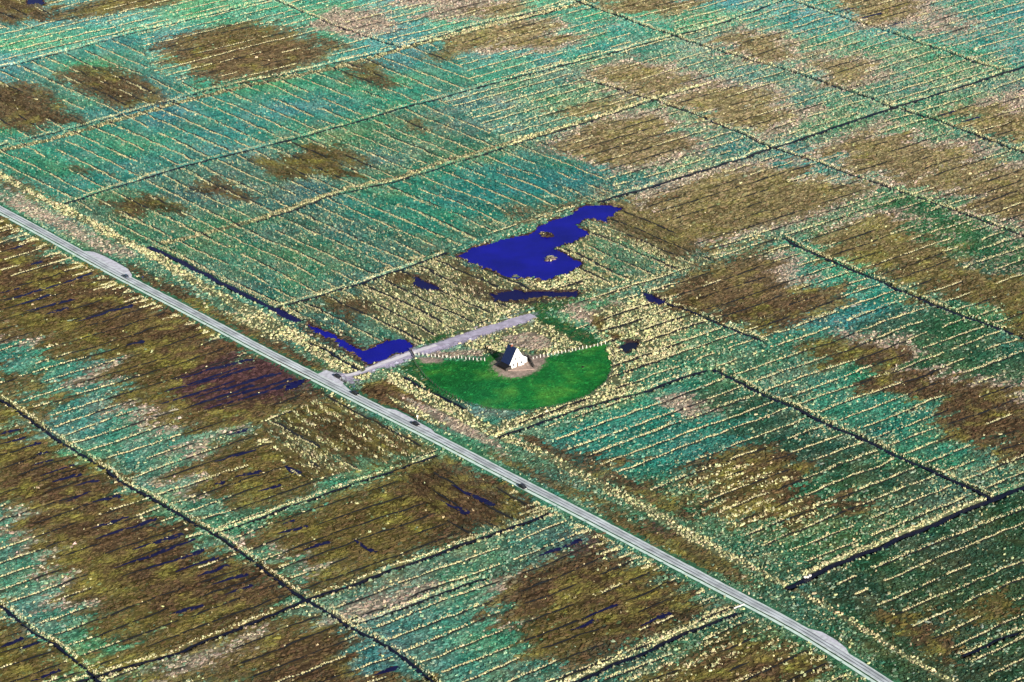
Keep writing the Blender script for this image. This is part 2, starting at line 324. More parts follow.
def resample(g, step):
    g = np.asarray(g, float)
    seg = np.hypot(*(g[1:] - g[:-1]).T)
    c = np.concatenate([[0], np.cumsum(seg)])
    t = np.arange(0, c[-1], step)
    return np.stack([np.interp(t, c, g[:, 0]), np.interp(t, c, g[:, 1])], -1)

def smooth_line(px, step=4.0, it=2):
    g = gpoly(px)
    for _ in range(it):
        q = [g[0]]
        for a, b in zip(g[:-1], g[1:]):
            q += [a * .75 + b * .25, a * .25 + b * .75]
        q.append(g[-1])
        g = np.array(q)
    return resample(g, step)

road_g = smooth_line(ROAD, 4.0)
TRACK = [(333, 379), (352, 375.5), (372, 368), (390, 361), (412, 353), (440, 344), (470, 335), (500, 325), (535, 315)]
track_g = smooth_line(TRACK, 3.0)
road_c = thin(road_g, 6)
track_c = thin(track_g, 4)
ditch_g = {}
for k, (pts, hw, dep) in DITCH.items():
    g = smooth_line(pts, 3.0, 1)
    n = np.array([(N5(p[0], p[1], 9.0) - .5, N4(p[0], p[1], 9.0) - .5) for p in g])
    ditch_g[k] = g + n * 2.2
band_g = [(gpoly(p), w) for p, w in BAND]
ditch_c = {k: thin(g, 4) for k, g in ditch_g.items()}
house_xy = ground(517.5, 366.5, 2.4)
WARFT = house_xy + np.array([0.0, -2.0])

ROAD_U, ROAD_V = road_g @ UA, road_g @ UB
_o = np.argsort(ROAD_V)
ROAD_U, ROAD_V = ROAD_U[_o], ROAD_V[_o]

def beside_lane(x, y):
    du = x * UA[0] + y * UA[1] - np.interp(x * UB[0] + y * UB[1], ROAD_V, ROAD_U)
    return (du > 0) & (du < 35)

def plot_dir(x, y, z):
    px, py = project(x, y, z)
    return sample(breg, px, py) | beside_lane(x, y)

def mound(x, y):
    r = np.hypot(x - WARFT[0], (y - WARFT[1]))
    t = np.clip((46 - r) / 38, 0, 1)
    return 2.4 * t * t * (3 - 2 * t)

def terrain(x, y, soft=None):
    """height, cover kind, distance to the road, distance to ditches, straw-bank flag, water"""
    z = mound(x, y)
    mnd = z.copy()
    # the edges of the cover patches shift from one drained strip to the next
    ca, cb = x * UA[0] + y * UA[1], x * UB[0] + y * UB[1]
    inb = plot_dir(x, y, z)
    across, along = np.where(inb, ca, cb), np.where(inb, cb, ca)
    strip = np.floor(across / SP + .6 * N3(x, y, 30.0))
    shift = (STRIP[(strip.astype(np.int64) + 400) % 800] - .5) * 15 + (N1(along, across * 3.5, 14.0) - .5) * 20 + (N2(along, across * 2.0, 3.0) - .5) * 7
    jit = np.random.default_rng(len(x)).normal(0, 1, (2, len(x))) * np.where(np.random.default_rng(len(x) + 1).random(len(x)) < .3, 4.0, 1.0)
    da = np.where(inb, UB[0], UA[0]), np.where(inb, UB[1], UA[1])
    wx = (fbm(x, y, 22, N1) - .5) * 13 + (N4(x, y, 3.1) - .5) * 3 + shift * da[0] + jit[0] * .9
    wy = (fbm(x, y, 22, N3) - .5) * 13 + (N5(x, y, 3.1) - .5) * 3 + shift * da[1] + jit[1] * .9
    rd0, _ = line_dist(x, y, road_c)
    calm = 1 - (1 - .84 * np.clip((95 - np.hypot(x - WARFT[0], y - WARFT[1])) / 30, 0, 1)) * np.clip(rd0 / 12, .15, 1)
    px, py = project(x + wx * (1 - calm), y + wy * (1 - calm), z)
    kind = sample(canvas, px, py).astype(np.int8)
    if soft is not None:
        for q_ in range(5):
            j2 = np.random.default_rng(q_ + 3).normal(0, 1, (2, len(x))) * (2.5, 4, 6, 8, 10)[q_] * (1 - calm)
            sx_, sy_ = project(x + wx * (1 - calm) + j2[0], y + wy * (1 - calm) + j2[1], z)
            soft.append(sample(canvas, sx_, sy_).astype(np.int8))
    for g, w in band_g:
        d, s = line_dist(x, y, g)
        inband = d < w * (.65 + .8 * N2(x, y, 4.0))
        kind[inband] = S
        if soft is not None:
            for k_ in soft: k_[inband] = S
    px, py = project(x + (N2(x, y, 4.0) - .5) * 2.4, y + (N4(x, y, 4.0) - .5) * 2.4, z)
    wm = sample(water_mask, px, py)
    rim = (sample(rim_mask, px, py) > 0) & (N3(x, y, 5.0) > .35)
    kind[rim] = W
    if soft is not None:
        for k_ in soft: k_[rim] = W
    for ix, iy, ir, im in ISLANDS:
        c = ground(ix, iy)
        isl = np.hypot(x - c[0], y - c[1]) < ir * (.6 + .8 * N1(x, y, 2.5))
        wm[isl] = 0
        kind[isl] = P if im else W
    rd, rs = line_dist(x, y, road_c)
    td, ts = line_dist(x, y, track_c)
    rough = (fbm(x, y, 7, N3) - .5) * .5 + (N1(x, y, 1.7) - .5) * .25
    flat = np.clip((np.minimum(rd, td) - 4.0) / 3.0, 0, 1) * (1 - np.clip(mnd / .6, 0, 1) * .8)
    z = z + rough * flat + .25 * np.clip((6.5 - rd) / 2.5, 0, 1)
    bank = np.zeros(x.shape)
    dd = np.full(x.shape, 99.0)
    for k, g in ditch_c.items():
        hw, dep = DITCH[k][1:]
        d, s = line_dist(x, y, g)
        prof = np.clip((hw + .75 - d) / 1.2, 0, 1)
        cut = -dep * prof * np.clip((rd - 3.6) / 1.0, 0, 1)
        z = np.where(prof > 0, np.minimum(z, z + cut), z)
        up = (s > 0) & (d > hw + .7) & (d < hw + 3.2)
        z = z + np.where(up, .3 * np.clip((hw + 3.2 - d) / 1.2, 0, 1), 0) * np.clip((rd - 4.5), 0, 1)
        bank = np.maximum(bank, np.where((s > 0) & (d > hw + .2) & (d < hw + 1.9), 1.0, np.where((d > hw + .4) & (d < hw + 1.5), .45, 0)))
        dd = np.minimum(dd, d - hw)
    z = np.where(sample(bay_mask, *project(x, y, z)) > 0, .25, z)
    z = np.where(wm > 0, np.minimum(z, -.38 + rough * .15), z)
    return z, kind, rd, rs, td, dd, bank, wm, mnd

# ------------------------------------------------------------------ materials
def mat(name, rgb=(.5, .5, .5), rough=.9, noise=0.0, nscale=1.0, attr=None, bump=0.0, spec=.2, attr_type='GEOMETRY', metallic=0.0):
    m = bpy.data.materials.new(name)
    m.use_nodes = True
    nt = m.node_tree
    n, l = nt.nodes, nt.links
    b = n['Principled BSDF']
    b.inputs['Roughness'].default_value = rough
    b.inputs['Specular IOR Level'].default_value = spec
    b.inputs['Metallic'].default_value = metallic
    b.inputs['Base Color'].default_value = (*rgb, 1)
    src = None
    if attr:
        a = n.new('ShaderNodeAttribute')
        a.attribute_name = attr
        a.attribute_type = attr_type
        src = a.outputs['Color']
    if noise or bump:
        tc = n.new('ShaderNodeTexCoord')
        tx = n.new('ShaderNodeTexNoise')
        tx.inputs['Scale'].default_value = nscale
        tx.inputs['Detail'].default_value = 5
        l.new(tc.outputs['Object'], tx.inputs['Vector'])
        if noise:
            mr = n.new('ShaderNodeMapRange')
            mr.inputs[1].default_value, mr.inputs[2].default_value = .25, .75
            mr.inputs[3].default_value, mr.inputs[4].default_value = 1 - noise, 1 + noise
            l.new(tx.outputs['Fac'], mr.inputs[0])
            mx = n.new('ShaderNodeMix')
            mx.data_type = 'RGBA'
            mx.blend_type = 'MULTIPLY'
            mx.inputs[0].default_value = 1
            if src: l.new(src, mx.inputs[6])
            else: mx.inputs[6].default_value = (*rgb, 1)
            cb = n.new('ShaderNodeCombineColor')
            for i in range(3): l.new(mr.outputs[0], cb.inputs[i])
            l.new(cb.outputs[0], mx.inputs[7])
            src = mx.outputs[2]
        if bump:
            bp = n.new('ShaderNodeBump')
            bp.inputs['Strength'].default_value = bump
            bp.inputs['Distance'].default_value = .3
            l.new(tx.outputs['Fac'], bp.inputs['Height'])
            l.new(bp.outputs[0], b.inputs['Normal'])
    if src: l.new(src, b.inputs['Base Color'])
    return m
M_ground = mat('marsh_ground', attr='cover', noise=.45, nscale=1.3, bump=.6, rough=.95, spec=.05)
M_tuft = mat('grass_tuft', attr='tint', attr_type='INSTANCER', rough=.9, spec=.08, noise=.15, nscale=2.0)
M_water = mat('deep_blue_water', (.005, .004, .22), rough=.25, noise=.35, nscale=.06, bump=.03, spec=.06)
M_pool = mat('navy_pool_water', (.006, .005, .06), rough=.3, spec=.06)
M_ditchwater_shade = mat('ditch_water_and_shade', (.005, .006, .020), rough=.3, spec=.1)  # also the dark colour painted for the hollow's shade
M_furrow = mat('wet_dark_mud', (.014, .013, .012), rough=.5, noise=.4, nscale=.5, spec=.2)
M_furrow_blue = mat('blue_furrow_water', (.006, .005, .040), rough=.3, noise=.4, nscale=.4, spec=.1)
M_asphalt = mat('worn_asphalt', (.37, .41, .44), rough=.85, noise=.45, nscale=.12, spec=.2)
M_concrete = mat('pale_concrete', (.46, .58, .53), rough=.8, noise=.25, nscale=.3)
M_line = mat('concrete_edge', (.46, .52, .52), rough=.8, noise=.4, nscale=.3)
M_rut = mat('dark_wheel_mark', (.12, .13, .15), rough=.8, noise=.4, nscale=.4)
M_bay = mat('pale_gravel', (.42, .43, .49), rough=.9, noise=.3, nscale=.6)
M_track = mat('lavender_gravel', (.33, .31, .40), rough=.95, noise=.35, nscale=.25, bump=.2)
M_trackpale = mat('pale_gravel_rut', (.52, .50, .54), rough=.95, noise=.2, nscale=.4)
M_white = mat('white_render', (.82, .82, .80), rough=.8, noise=.04, nscale=2)
M_slate = mat('navy_slate', (.012, .022, .075), rough=.45, noise=.35, nscale=3, spec=.3)
M_black = mat('plain_black', (.008, .008, .010), rough=.8)
M_glass = mat('dark_glass', (.02, .025, .03), rough=.1, spec=.5)
M_wood = mat('weathered_wood', (.16, .12, .09), rough=.9, noise=.3, nscale=4)
M_paleWood = mat('pale_post_wood', (.62, .60, .55), rough=.9, noise=.1, nscale=4)
M_darkWood = mat('dark_post_wood', (.05, .045, .04), rough=.9, noise=.3, nscale=4)
M_wire = mat('steel_wire', (.3, .3, .3), rough=.4, metallic=.8)
M_brick = mat('red_brick', (.28, .10, .06), rough=.9, noise=.25, nscale=5)
M_paving = mat('brown_paving', (.27, .20, .17), rough=.9, noise=.3, nscale=1.2, bump=.2)
M_tyre = mat('tyre_rubber', (.015, .015, .015), rough=.9)
M_rim = mat('alloy_rim', (.5, .5, .5), rough=.35, metallic=.8)
M_lampw = mat('headlight_glass', (.75, .75, .75), rough=.1, spec=.6)
M_lampr = mat('tail_light_red', (.35, .01, .01), rough=.2, spec=.5)
M_metal = mat('galvanised_steel', (.55, .56, .57), rough=.4, metallic=.6)
M_stone = mat('pale_stone', (.55, .53, .5), rough=.9, noise=.2, nscale=3)

# ------------------------------------------------------------------ object helpers
def tag(o, label=None, cat=None, group=None, kind=None):
    if label: o['label'] = label
    if cat: o['category'] = cat
    if group: o['group'] = group
    if kind: o['kind'] = kind
    return o

def mesh_obj(name, verts, faces, material, parent=None, smooth=False):
    me = bpy.data.meshes.new(name)
    me.from_pydata([tuple(map(float, v)) for v in verts], [], [tuple(map(int, f)) for f in faces])
    me.update()
    if material: me.materials.append(material)
    if smooth: me.polygons.foreach_set('use_smooth', [True] * len(me.polygons))
    o = bpy.data.objects.new(name, me)
    col.objects.link(o)
    if parent: o.parent = parent
    return o

def share(name, me, parent=None, loc=(0, 0, 0), rz=0.0, scale=(1, 1, 1)):
    o = bpy.data.objects.new(name, me)
    col.objects.link(o)
    if parent: o.parent = parent
    o.location = loc
    o.rotation_euler = (0, 0, rz)
    o.scale = scale
    return o

def empty(name, loc, rz=0.0):
    o = bpy.data.objects.new(name, None)
    col.objects.link(o)
    o.location = loc
    o.rotation_euler = (0, 0, rz)
    return o

def hgt(x, y):
    return float(terrain(np.array([x], float), np.array([y], float))[0][0])

# ------------------------------------------------------------------ ground sheet
corner = gpoly([(-70, 760), (1094, 760), (1120, -90), (-96, -90)])
uv = np.stack([corner @ UA, corner @ UB], -1)
STEP = 0.86
us = np.arange(uv[:, 0].min(), uv[:, 0].max(), STEP)
vv = np.arange(uv[:, 1].min(), uv[:, 1].max(), STEP)
U, V = np.meshgrid(us, vv, indexing='ij')
GX = U * UA[0] + V * UB[0]
GY = U * UA[1] + V * UB[1]

def inside_quad(x, y, q):
    m = np.ones(x.shape, bool)
    for a, b in zip(q, np.roll(q, -1, 0)):
        m &= ((b[0] - a[0]) * (y - a[1]) - (b[1] - a[1]) * (x - a[0])) > 0
    return m
inside = inside_quad(GX, GY, corner)
cell = inside[:-1, :-1] & inside[1:, :-1] & inside[:-1, 1:] & inside[1:, 1:]
used = np.zeros(inside.shape, bool)
for a in (0, 1):
    for b in (0, 1):
        used[a:used.shape[0] - 1 + a, b:used.shape[1] - 1 + b] |= cell
index = np.full(inside.shape, -1, np.int64)
index[used] = np.arange(used.sum())
vx, vy = GX[used], GY[used]
vx = vx + (rng.random(vx.shape) - .5) * .3
vy = vy + (rng.random(vy.shape) - .5) * .3
z, kind, rd, rs, td, dd, bank, wm, mnd = terrain(vx, vy, softk := [])

PAL = np.array([
    (.020, .125, .098),   # T
    (.085, .098, .052),   # S
    (.052, .034, .018),   # B
    (.074, .062, .019),   # O
    (.170, .140, .110),   # P
    (.034, .022, .022),   # W
    (.008, .125, .026),   # G
    (.250, .195, .165),   # E
    (.012, .080, .030),   # K
    (.070, .055, .022),   # X
    (.024, .066, .036),   # D
    (.040, .105, .070),   # H
    (.048, .024, .026),   # Q
    (.330, .300, .400),   # gravel
])

def regional(px, py):
    return np.clip((330 - py) / 160, 0, 1) * np.clip((px - 380) / 120, 0, 1) * .75 + .22 * np.clip((200 - py) / 100, 0, 1)

def cover_colour(x, y, kind):
    c = PAL[kind].copy()
    rx_, ry_ = project(x, y, 0 * x)
    tan = regional(rx_, ry_)[:, None]
    hb = np.isin(kind, (B, O))
    c[hb] = (c * (1 - tan) + np.array((.145, .125, .060)) * tan)[hb]
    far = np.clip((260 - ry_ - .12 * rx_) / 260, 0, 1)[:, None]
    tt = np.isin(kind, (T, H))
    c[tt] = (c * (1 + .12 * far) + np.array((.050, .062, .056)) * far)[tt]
    tt |= kind == D
    nl_ = (np.clip((ry_ - 290) / 180, 0, 1) * np.clip((600 - rx_) / 200, 0, 1) * .42)[:, None]
    nr2 = (np.clip((rx_ - 520) / 250, 0, 1) * np.clip((ry_ - 290) / 230, 0, 1))[:, None]
    c[tt] = ((c * (1 - nl_) + np.array((.100, .125, .072)) * nl_) * (1 - nr2 * np.array((.05, .34, .50))))[tt]
    big = fbm(x, y, 45, N5)
    med = fbm(x, y, 9, N2)
    fine = N4(x, y, 1.3)
    isT = np.isin(kind, (T, H, D))
    # teal swings between green and blue-green
    c[isT] *= np.stack([1 + (med - .5) * 1.6, 1 + (big - .45) * .35, 1 + (.52 - big) * .7], -1)[isT]
    isB = np.isin(kind, (B, O, X))
    mixo = np.clip((med - .50) * 3.2, 0, 1)[:, None]
    c[isB] = (c * (1 - .55 * mixo) + np.array((.115, .110, .022)) * .55 * mixo)[isB]
    px, py = project(x, y, 0 * x)
    inb = sample(breg, px, py)
    ca, cb = x * UA[0] + y * UA[1], x * UB[0] + y * UB[1]
    across, along = np.where(inb, ca, cb), np.where(inb, cb, ca)
    streak = N1(along, across * 14, 26.0) * .5 + N3(along, across * 9, 12.0) * .3 + N2(along, across * 22, 34.0) * .2
    c[isB] *= np.clip(.05 + 1.9 * streak, .3, 2)[isB][:, None]
    c[isT] *= (.45 + 1.1 * streak)[isT][:, None]
    isG = kind == G
    c[isG] *= (np.stack([1 + np.clip(med - .42, 0, 1) * 9.0, 1 + (med - .5) * .6, 1 + (.5 - big) * .8], -1) * (.8 + .4 * N3(x, y, 1.6))[:, None])[isG]
    c *= (1 + (fine - .5) * .7 * np.where(isG, .35, 1))[:, None] * (1 + (med - .5) * .5)[:, None]
    return np.clip(c, 0.004, .9)
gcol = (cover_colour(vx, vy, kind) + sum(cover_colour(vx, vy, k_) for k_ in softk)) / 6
gcol[dd < .3] = gcol[dd < .3] * .35 + np.array((.02, .018, .014)) * .65
v_ = (rd < 6.0) & (rd > 2.5)
gcol[v_] = (gcol[v_] * .3 + np.array((.03, .13, .07)) * .7) * (.55 + .9 * N1(vx[v_], vy[v_], 2.5))[:, None]
quads = np.stack([index[:-1, :-1], index[1:, :-1], index[1:, 1:], index[:-1, 1:]], -1)[cell]
# outer sheet to the horizon, tucked under the edge of the detailed part
nv = len(vx)
cen = corner.mean(0)
inner = cen + (corner - cen) * .975
outer = cen + (corner - cen) / np.linalg.norm(corner - cen, axis=1)[:, None] * 30000
allv = np.concatenate([np.stack([vx, vy, z], -1), np.column_stack([inner, np.full(4, -1.6)]), np.column_stack([outer, np.full(4, -1.6)])])
ring = np.array([[nv + i, nv + 4 + i, nv + 4 + (i + 1) % 4, nv + (i + 1) % 4] for i in range(4)])
allq = np.concatenate([quads, ring])
me = bpy.data.meshes.new('ground')
me.vertices.add(len(allv))
me.vertices.foreach_set('co', allv.astype(np.float32).ravel())
me.loops.add(allq.size)
me.loops.foreach_set('vertex_index', allq.astype(np.int32).ravel())
me.polygons.add(len(allq))
me.polygons.foreach_set('loop_start', np.arange(0, allq.size, 4, dtype=np.int32))
me.polygons.foreach_set('loop_total', np.full(len(allq), 4, np.int32))
me.update(calc_edges=True)
me.polygons.foreach_set('use_smooth', np.ones(len(allq), bool))
at = me.attributes.new('cover', 'FLOAT_COLOR', 'POINT')
gc = np.ones((len(allv), 4), np.float32)
gc[:nv, :3] = gcol
gc[nv:, :3] = PAL[H]
at.data.foreach_set('color', gc.ravel())
me.materials.append(M_ground)
g_o = bpy.data.objects.new('ground', me)
col.objects.link(g_o)
tag(g_o, 'marsh ground of teal, straw and brown vegetation plots cut by ditches', kind='structure')

# ------------------------------------------------------------------ water
def sheet(name, poly, z, material, label, grow=1.12):
    c = poly.mean(0)
    p = c + (poly - c) * grow
    bm = bmesh.new()
    f = bm.faces.new([bm.verts.new((a, b, z)) for a, b in p])
    if f.normal.z < 0 or sum((p[i][0] * p[(i + 1) % len(p)][1] - p[(i + 1) % len(p)][0] * p[i][1]) for i in range(len(p))) < 0: f.normal_flip()
    bmesh.ops.triangulate(bm, faces=bm.faces[:])
    m = bpy.data.meshes.new(name)
    bm.to_mesh(m)
    bm.free()
    m.materials.append(material)
    o = bpy.data.objects.new(name, m)
    col.objects.link(o)
    return tag(o, label, kind='structure')

def dilate(px, d):
    p = np.array(px, float)
    out = []
    n = len(p)
    area = sum(p[i][0] * p[(i + 1) % n][1] - p[(i + 1) % n][0] * p[i][1] for i in range(n))
    for i in range(n):
        e1 = p[i] - p[i - 1]
        e2 = p[(i + 1) % n] - p[i]
        e1 /= np.linalg.norm(e1)
        e2 /= np.linalg.norm(e2)
        nn = np.array([e1[1] + e2[1], -e1[0] - e2[0]])
        L = np.linalg.norm(nn)
        nn = nn / L if L > 1e-3 else np.array([e1[1], -e1[0]])
        out.append(p[i] + nn * d * (1 if area > 0 else -1))
    return np.array(out)
sheet('pond', gpoly(dilate(POND, 2.5)), -.2, M_water, 'deep blue pond with ragged inlets in the marsh', 1.0)
sheet('flooded_basin', gpoly(dilate(FLOOD, 2.5)), -.2, M_water, 'deep blue flooded ditch basin beside the gravel track', 1.0)
for i, p in enumerate(POOLS_AND_SHADE):
    sheet('pool_and_hollow_shade', gpoly(dilate(p, 1.5)), -.2, M_pool if i else M_ditchwater_shade, None, 1.0)  # first sheet paints a hollow's shade as flat dark colour, the rest are water

def ribbon(name, g, lo, hi, zf, material, label=None, step_noise=0.0, parent=None, kind='structure', wfun=None):
    """strip along a ground polyline between two sideways offsets (right of travel > 0)"""
    g = np.asarray(g)
    t = np.gradient(g, axis=0)
    t /= np.linalg.norm(t, axis=1)[:, None]
    nr = np.stack([t[:, 1], -t[:, 0]], -1)
    l_ = np.full(len(g), lo, float) if np.isscalar(lo) else lo
    h_ = np.full(len(g), hi, float) if np.isscalar(hi) else hi
    if step_noise:
        l_ = l_ + (rng.random(len(g)) - .5) * step_noise
        h_ = h_ + (rng.random(len(g)) - .5) * step_noise
    a = g + nr * l_[:, None]
    b = g + nr * h_[:, None]
    zz = zf if not np.isscalar(zf) else np.full(len(g), zf)
    verts = []
    for i in range(len(g)):
        verts += [(a[i][0], a[i][1], zz[i]), (b[i][0], b[i][1], zz[i])]
    faces = [(2 * i, 2 * i + 1, 2 * i + 3, 2 * i + 2) for i in range(len(g) - 1)]
    o = mesh_obj(name, verts, faces, material, parent)
    if kind: tag(o, label, kind=kind)
    return o
for k, g in ditch_g.items():
    hw, dep = DITCH[k][1:]
    keep = line_dist(g[:, 0], g[:, 1], road_g)[0] > 5
    g2 = g[keep]
    if len(g2) > 2:
        ribbon('ditch_water', g2, -hw * .72, hw * .72, -dep * .3, M_furrow_blue if k == 'b2' else M_ditchwater_shade, None, .9)

# ------------------------------------------------------------------ road (travel direction: down the picture, right of travel = left in the picture)
RZ = .25
def road_z(n): return np.full(n, RZ)
rt = np.gradient(road_g, axis=0)
if True:
    # offsets: right of travel (+) is the lower-left side in the photograph
    ribbon('road', road_g, -2.6, 1.3, RZ + .05, M_asphalt, 'worn grey asphalt lane running diagonally through the marsh')
    ribbon('path', road_g, 2.2, 3.6, RZ + .06, M_concrete, 'pale concrete path strip beside the asphalt lane', .12)
    ribbon('road_edge_strip', road_g, 1.0, 1.5, RZ + .057, M_line, 'pale edge strip on the path side of the lane', .15)
    ribbon('road_edge_strip', road_g, -2.9, -2.35, RZ + .057, M_line, 'pale edge strip on the marsh side of the lane', .2)
    ribbon('wheel_track', road_g, -.2, .15, RZ + .058, M_rut, None, .3)
    ribbon('wheel_track', road_g, -1.75, -1.4, RZ + .058, M_rut, None, .3)

def bay(pxs, label):
    g = gpoly(pxs, RZ)
    bm = bmesh.new()
    bm.faces.new([bm.verts.new((a, b, RZ + .056)) for a, b in g])
    bmesh.ops.recalc_face_normals(bm, faces=bm.faces[:])
    if bm.faces[:][0].normal.z < 0: bm.faces[:][0].normal_flip()
    bmesh.ops.triangulate(bm, faces=bm.faces[:])
    m = bpy.data.meshes.new('passing_bay')
    bm.to_mesh(m)
    bm.free()
    m.materials.append(M_bay)
    o = bpy.data.objects.new('passing_bay', m)
    col.objects.link(o)
    tag(o, label, kind='structure')
bay(BAYS[0], 'pale passing bay on the upper stretch of the lane')
bay(BAYS[1], 'pale passing bay with a dark car on it')
bay(BAYS[2], 'pale gravel apron where the track meets the lane')
bay(BAYS[3], 'lavender gravel bay on the lower stretch of the lane')

# gravel track to the house
tz = np.array([hgt(a, b) for a, b in track_g])
tz = np.convolve(np.pad(tz, 3, mode='edge'), np.ones(7) / 7, 'valid')
n_t = len(track_g)
wn_ = np.interp(np.arange(n_t), [0, n_t * .12, n_t * .3, n_t * .45, n_t * .8, n_t], [3.0, 2.2, 2.6, 2.0, 2.0, 3.2])
ribbon('track', track_g, -wn_ * .75, wn_, tz + .10, M_track, 'lavender gravel track from the lane to the house', 1.4)
ribbon('track_rut', track_g[2:int(n_t * .55)], -1.6, 1.0, (tz + .13)[2:int(n_t * .55)], M_trackpale, None, .6)

# ------------------------------------------------------------------ narrow drains of the plots
drain_pts, drain_nrm, drain_style = [], [], []      # points for straw rows
strips = {'mud': ([], []), 'blue': ([], [])}

def add_strip(st, pts, nrm, w, zz):
    vs_, fs_ = strips[st]
    b0 = len(vs_)
    for p, n, ww, q in zip(pts, nrm, w, zz):
        vs_.append((p[0] - n[0] * ww, p[1] - n[1] * ww, q))
        vs_.append((p[0] + n[0] * ww, p[1] + n[1] * ww, q))
    for i in range(len(pts) - 1):
        fs_.append((b0 + 2 * i, b0 + 2 * i + 1, b0 + 2 * i + 3, b0 + 2 * i + 2))
for dirn, (da, db) in (('A', (UA, UB)), ('B', (UB, UA))):
    lo_, hi_ = (corner @ db).min(), (corner @ db).max()
    l0, l1 = (corner @ da).min(), (corner @ da).max()
    t = np.arange(l0, l1, 1.2)
    for kk, c0 in enumerate(np.arange(lo_, hi_, SP)):
        ph = rng.random() * 100
        off = c0 + (rng.random() - .5) * 2.0 + (N1(t, ph, 40.0) - .5) * 2.6 + (N2(t, ph, 6.0) - .5) * 1.1
        x = t * da[0] + off * db[0]
        y = t * da[1] + off * db[1]
        ok = inside_quad(x, y, corner)
        if ok.sum() < 10: continue
        x, y = x[ok], y[ok]
        zz, kd, rd_, rs_, td_, dd_, bk_, wm_, mn_ = terrain(x, y)
        px, py = project(x, y, zz)
        inb = sample(breg, px, py)
        good = (inb == (dirn == 'B')) & (rd_ > 7.5) & (td_ > 7) & (mn_ < .12) & (wm_ == 0) & (dd_ > 1.5)
        good &= ~np.isin(kd, (G, E, K, W, L_)) & ~beside_lane(x, y)
        # strips of the ditch-side reserve have no drains
        brk = N3(x, y + ph, 14.0)
        green = np.isin(kd, (T, H, D, S))
        good &= np.where(green, brk > .22, brk > .36)
        nrm = np.tile(db if dirn == 'B' else -db, (len(x), 1))  # towards the lower right / right
        # split in runs
        i = 0
        while i < len(x):
            if not good[i]:
                i += 1
                continue
            j = i
            while j < len(x) and good[j]: j += 1
            if j - i > 5:
                s_ = slice(i, j)
                P_ = np.stack([x[s_], y[s_]], -1)
                kds = kd[s_]
                gr = green[s_]
                w = np.where(gr, np.where(kds == S, 1.15, .44), .50) * (.5 + 1.0 * N4(x[s_], y[s_], 5.0)) * np.interp(np.arange(j - i), [0, 3, j - i - 4, j - i], [.3, 1, 1, .3])
                blue = (np.isin(kds, (Q,)).mean() > .5) and rng.random() < .6
                if blue: w = w * 1.5
                z2 = zz[s_]
                z2 = np.maximum(np.maximum(z2, np.roll(z2, 1)), np.roll(z2, -1)) + .10
                add_strip('blue' if blue else 'mud', P_, nrm[s_], w, z2)
                drain_pts.append(np.column_stack([P_, nrm[s_], np.where(gr, 1, float(rng.random() < (.75 if (px[i] < 350 and py[i] < 150) else .10 if (px[i] < 560 and py[i] > 300) else .42)) * (N5(x[s_], y[s_], 11.0) > .45)), np.full(j - i, .4 + 1.9 * rng.random() ** 2), kds]))
            i = j
NAVY = [(0, 435, 22, 429), (5, 444, 27, 437), (22, 449, 43, 442), (35, 455, 50, 451), (32, 466, 55, 460), (39, 476, 75, 465), (52, 482, 83, 474), (75, 486, 100, 480), (65, 502, 92, 491), (85, 505, 122, 495),
        (90, 529, 130, 516), (97, 539, 158, 519), (132, 550, 185, 534), (112, 569, 196, 540), (147, 569, 208, 549), (175, 572, 220, 556), (198, 577, 231, 565), (212, 585, 248, 574), (225, 595, 256, 584), (168, 616, 206, 604),
        (127, 345, 145, 341), (175, 380, 250, 359), (190, 407, 256, 385), (187, 387, 256, 367), (195, 398, 290, 370), (205, 410, 300, 381), (215, 402, 310, 374), (240, 362, 285, 352), (222, 437, 250, 429), (215, 462, 256, 450), (215, 485, 228, 482), (235, 478, 262, 471), (2, 302, 60, 284), (55, 286, 99, 271),
        (15, 306, 52, 295), (25, 312, 75, 299), (45, 315, 70, 307), (75, 322, 135, 305), (0, 293, 20, 288), (10, 250, 24, 246), (28, 266, 44, 261), (351, 539, 378, 554), (278, 534, 310, 525), (302, 551, 333, 541), (283, 524, 296, 520), (451, 485, 496, 507), (440, 500, 470, 515), (284, 466, 300, 474), (258, 492, 282, 485),
        (835, 12, 858, 8), (855, 19, 882, 14), (890, 26, 905, 22), (940, 116, 958, 111), (960, 122, 980, 117), (540, 556, 582, 540), (600, 520, 628, 534), (585, 618, 618, 604), (640, 626, 672, 612), (570, 630, 600, 619), (20, 650, 40, 642), (0, 648, 26, 637), (30, 682, 60, 669), (375, 676, 400, 667)]
for x0_, y0_, x1_, y1_ in NAVY:
    g_ = resample(ground(np.array([x0_, x1_]), np.array([y0_, y1_])), 1.2)
    n_ = len(g_)
    if n_ < 4: continue
    g_ = g_ + np.column_stack([N1(g_[:, 0], g_[:, 1], 6.0) - .5, N2(g_[:, 0], g_[:, 1], 6.0) - .5]) * 1.4
    d_ = (g_[-1] - g_[0]) / np.linalg.norm(g_[-1] - g_[0])
    nn_ = np.tile(np.array([d_[1], -d_[0]]), (n_, 1))
    rdn = line_dist(g_[:, 0], g_[:, 1], road_c)[0]
    g_, nn_ = g_[rdn > 8], nn_[rdn > 8]
    n_ = len(g_)
    if n_ < 4: continue
    zt = terrain(g_[:, 0], g_[:, 1])[0]
    zt = np.maximum(np.maximum(zt, np.roll(zt, 1)), np.roll(zt, -1)) + .12
    w_ = (.6 + 1.3 * N3(g_[:, 0], g_[:, 1], 5.0)) * np.interp(np.arange(n_), [0, n_ * .35, n_ - 2, n_], [.15, .8, 1.1, .3])
    add_strip('blue', g_, nn_, w_, zt)
    drain_pts.append(np.column_stack([g_, nn_, np.zeros(n_), np.ones(n_), np.full(n_, B)]))
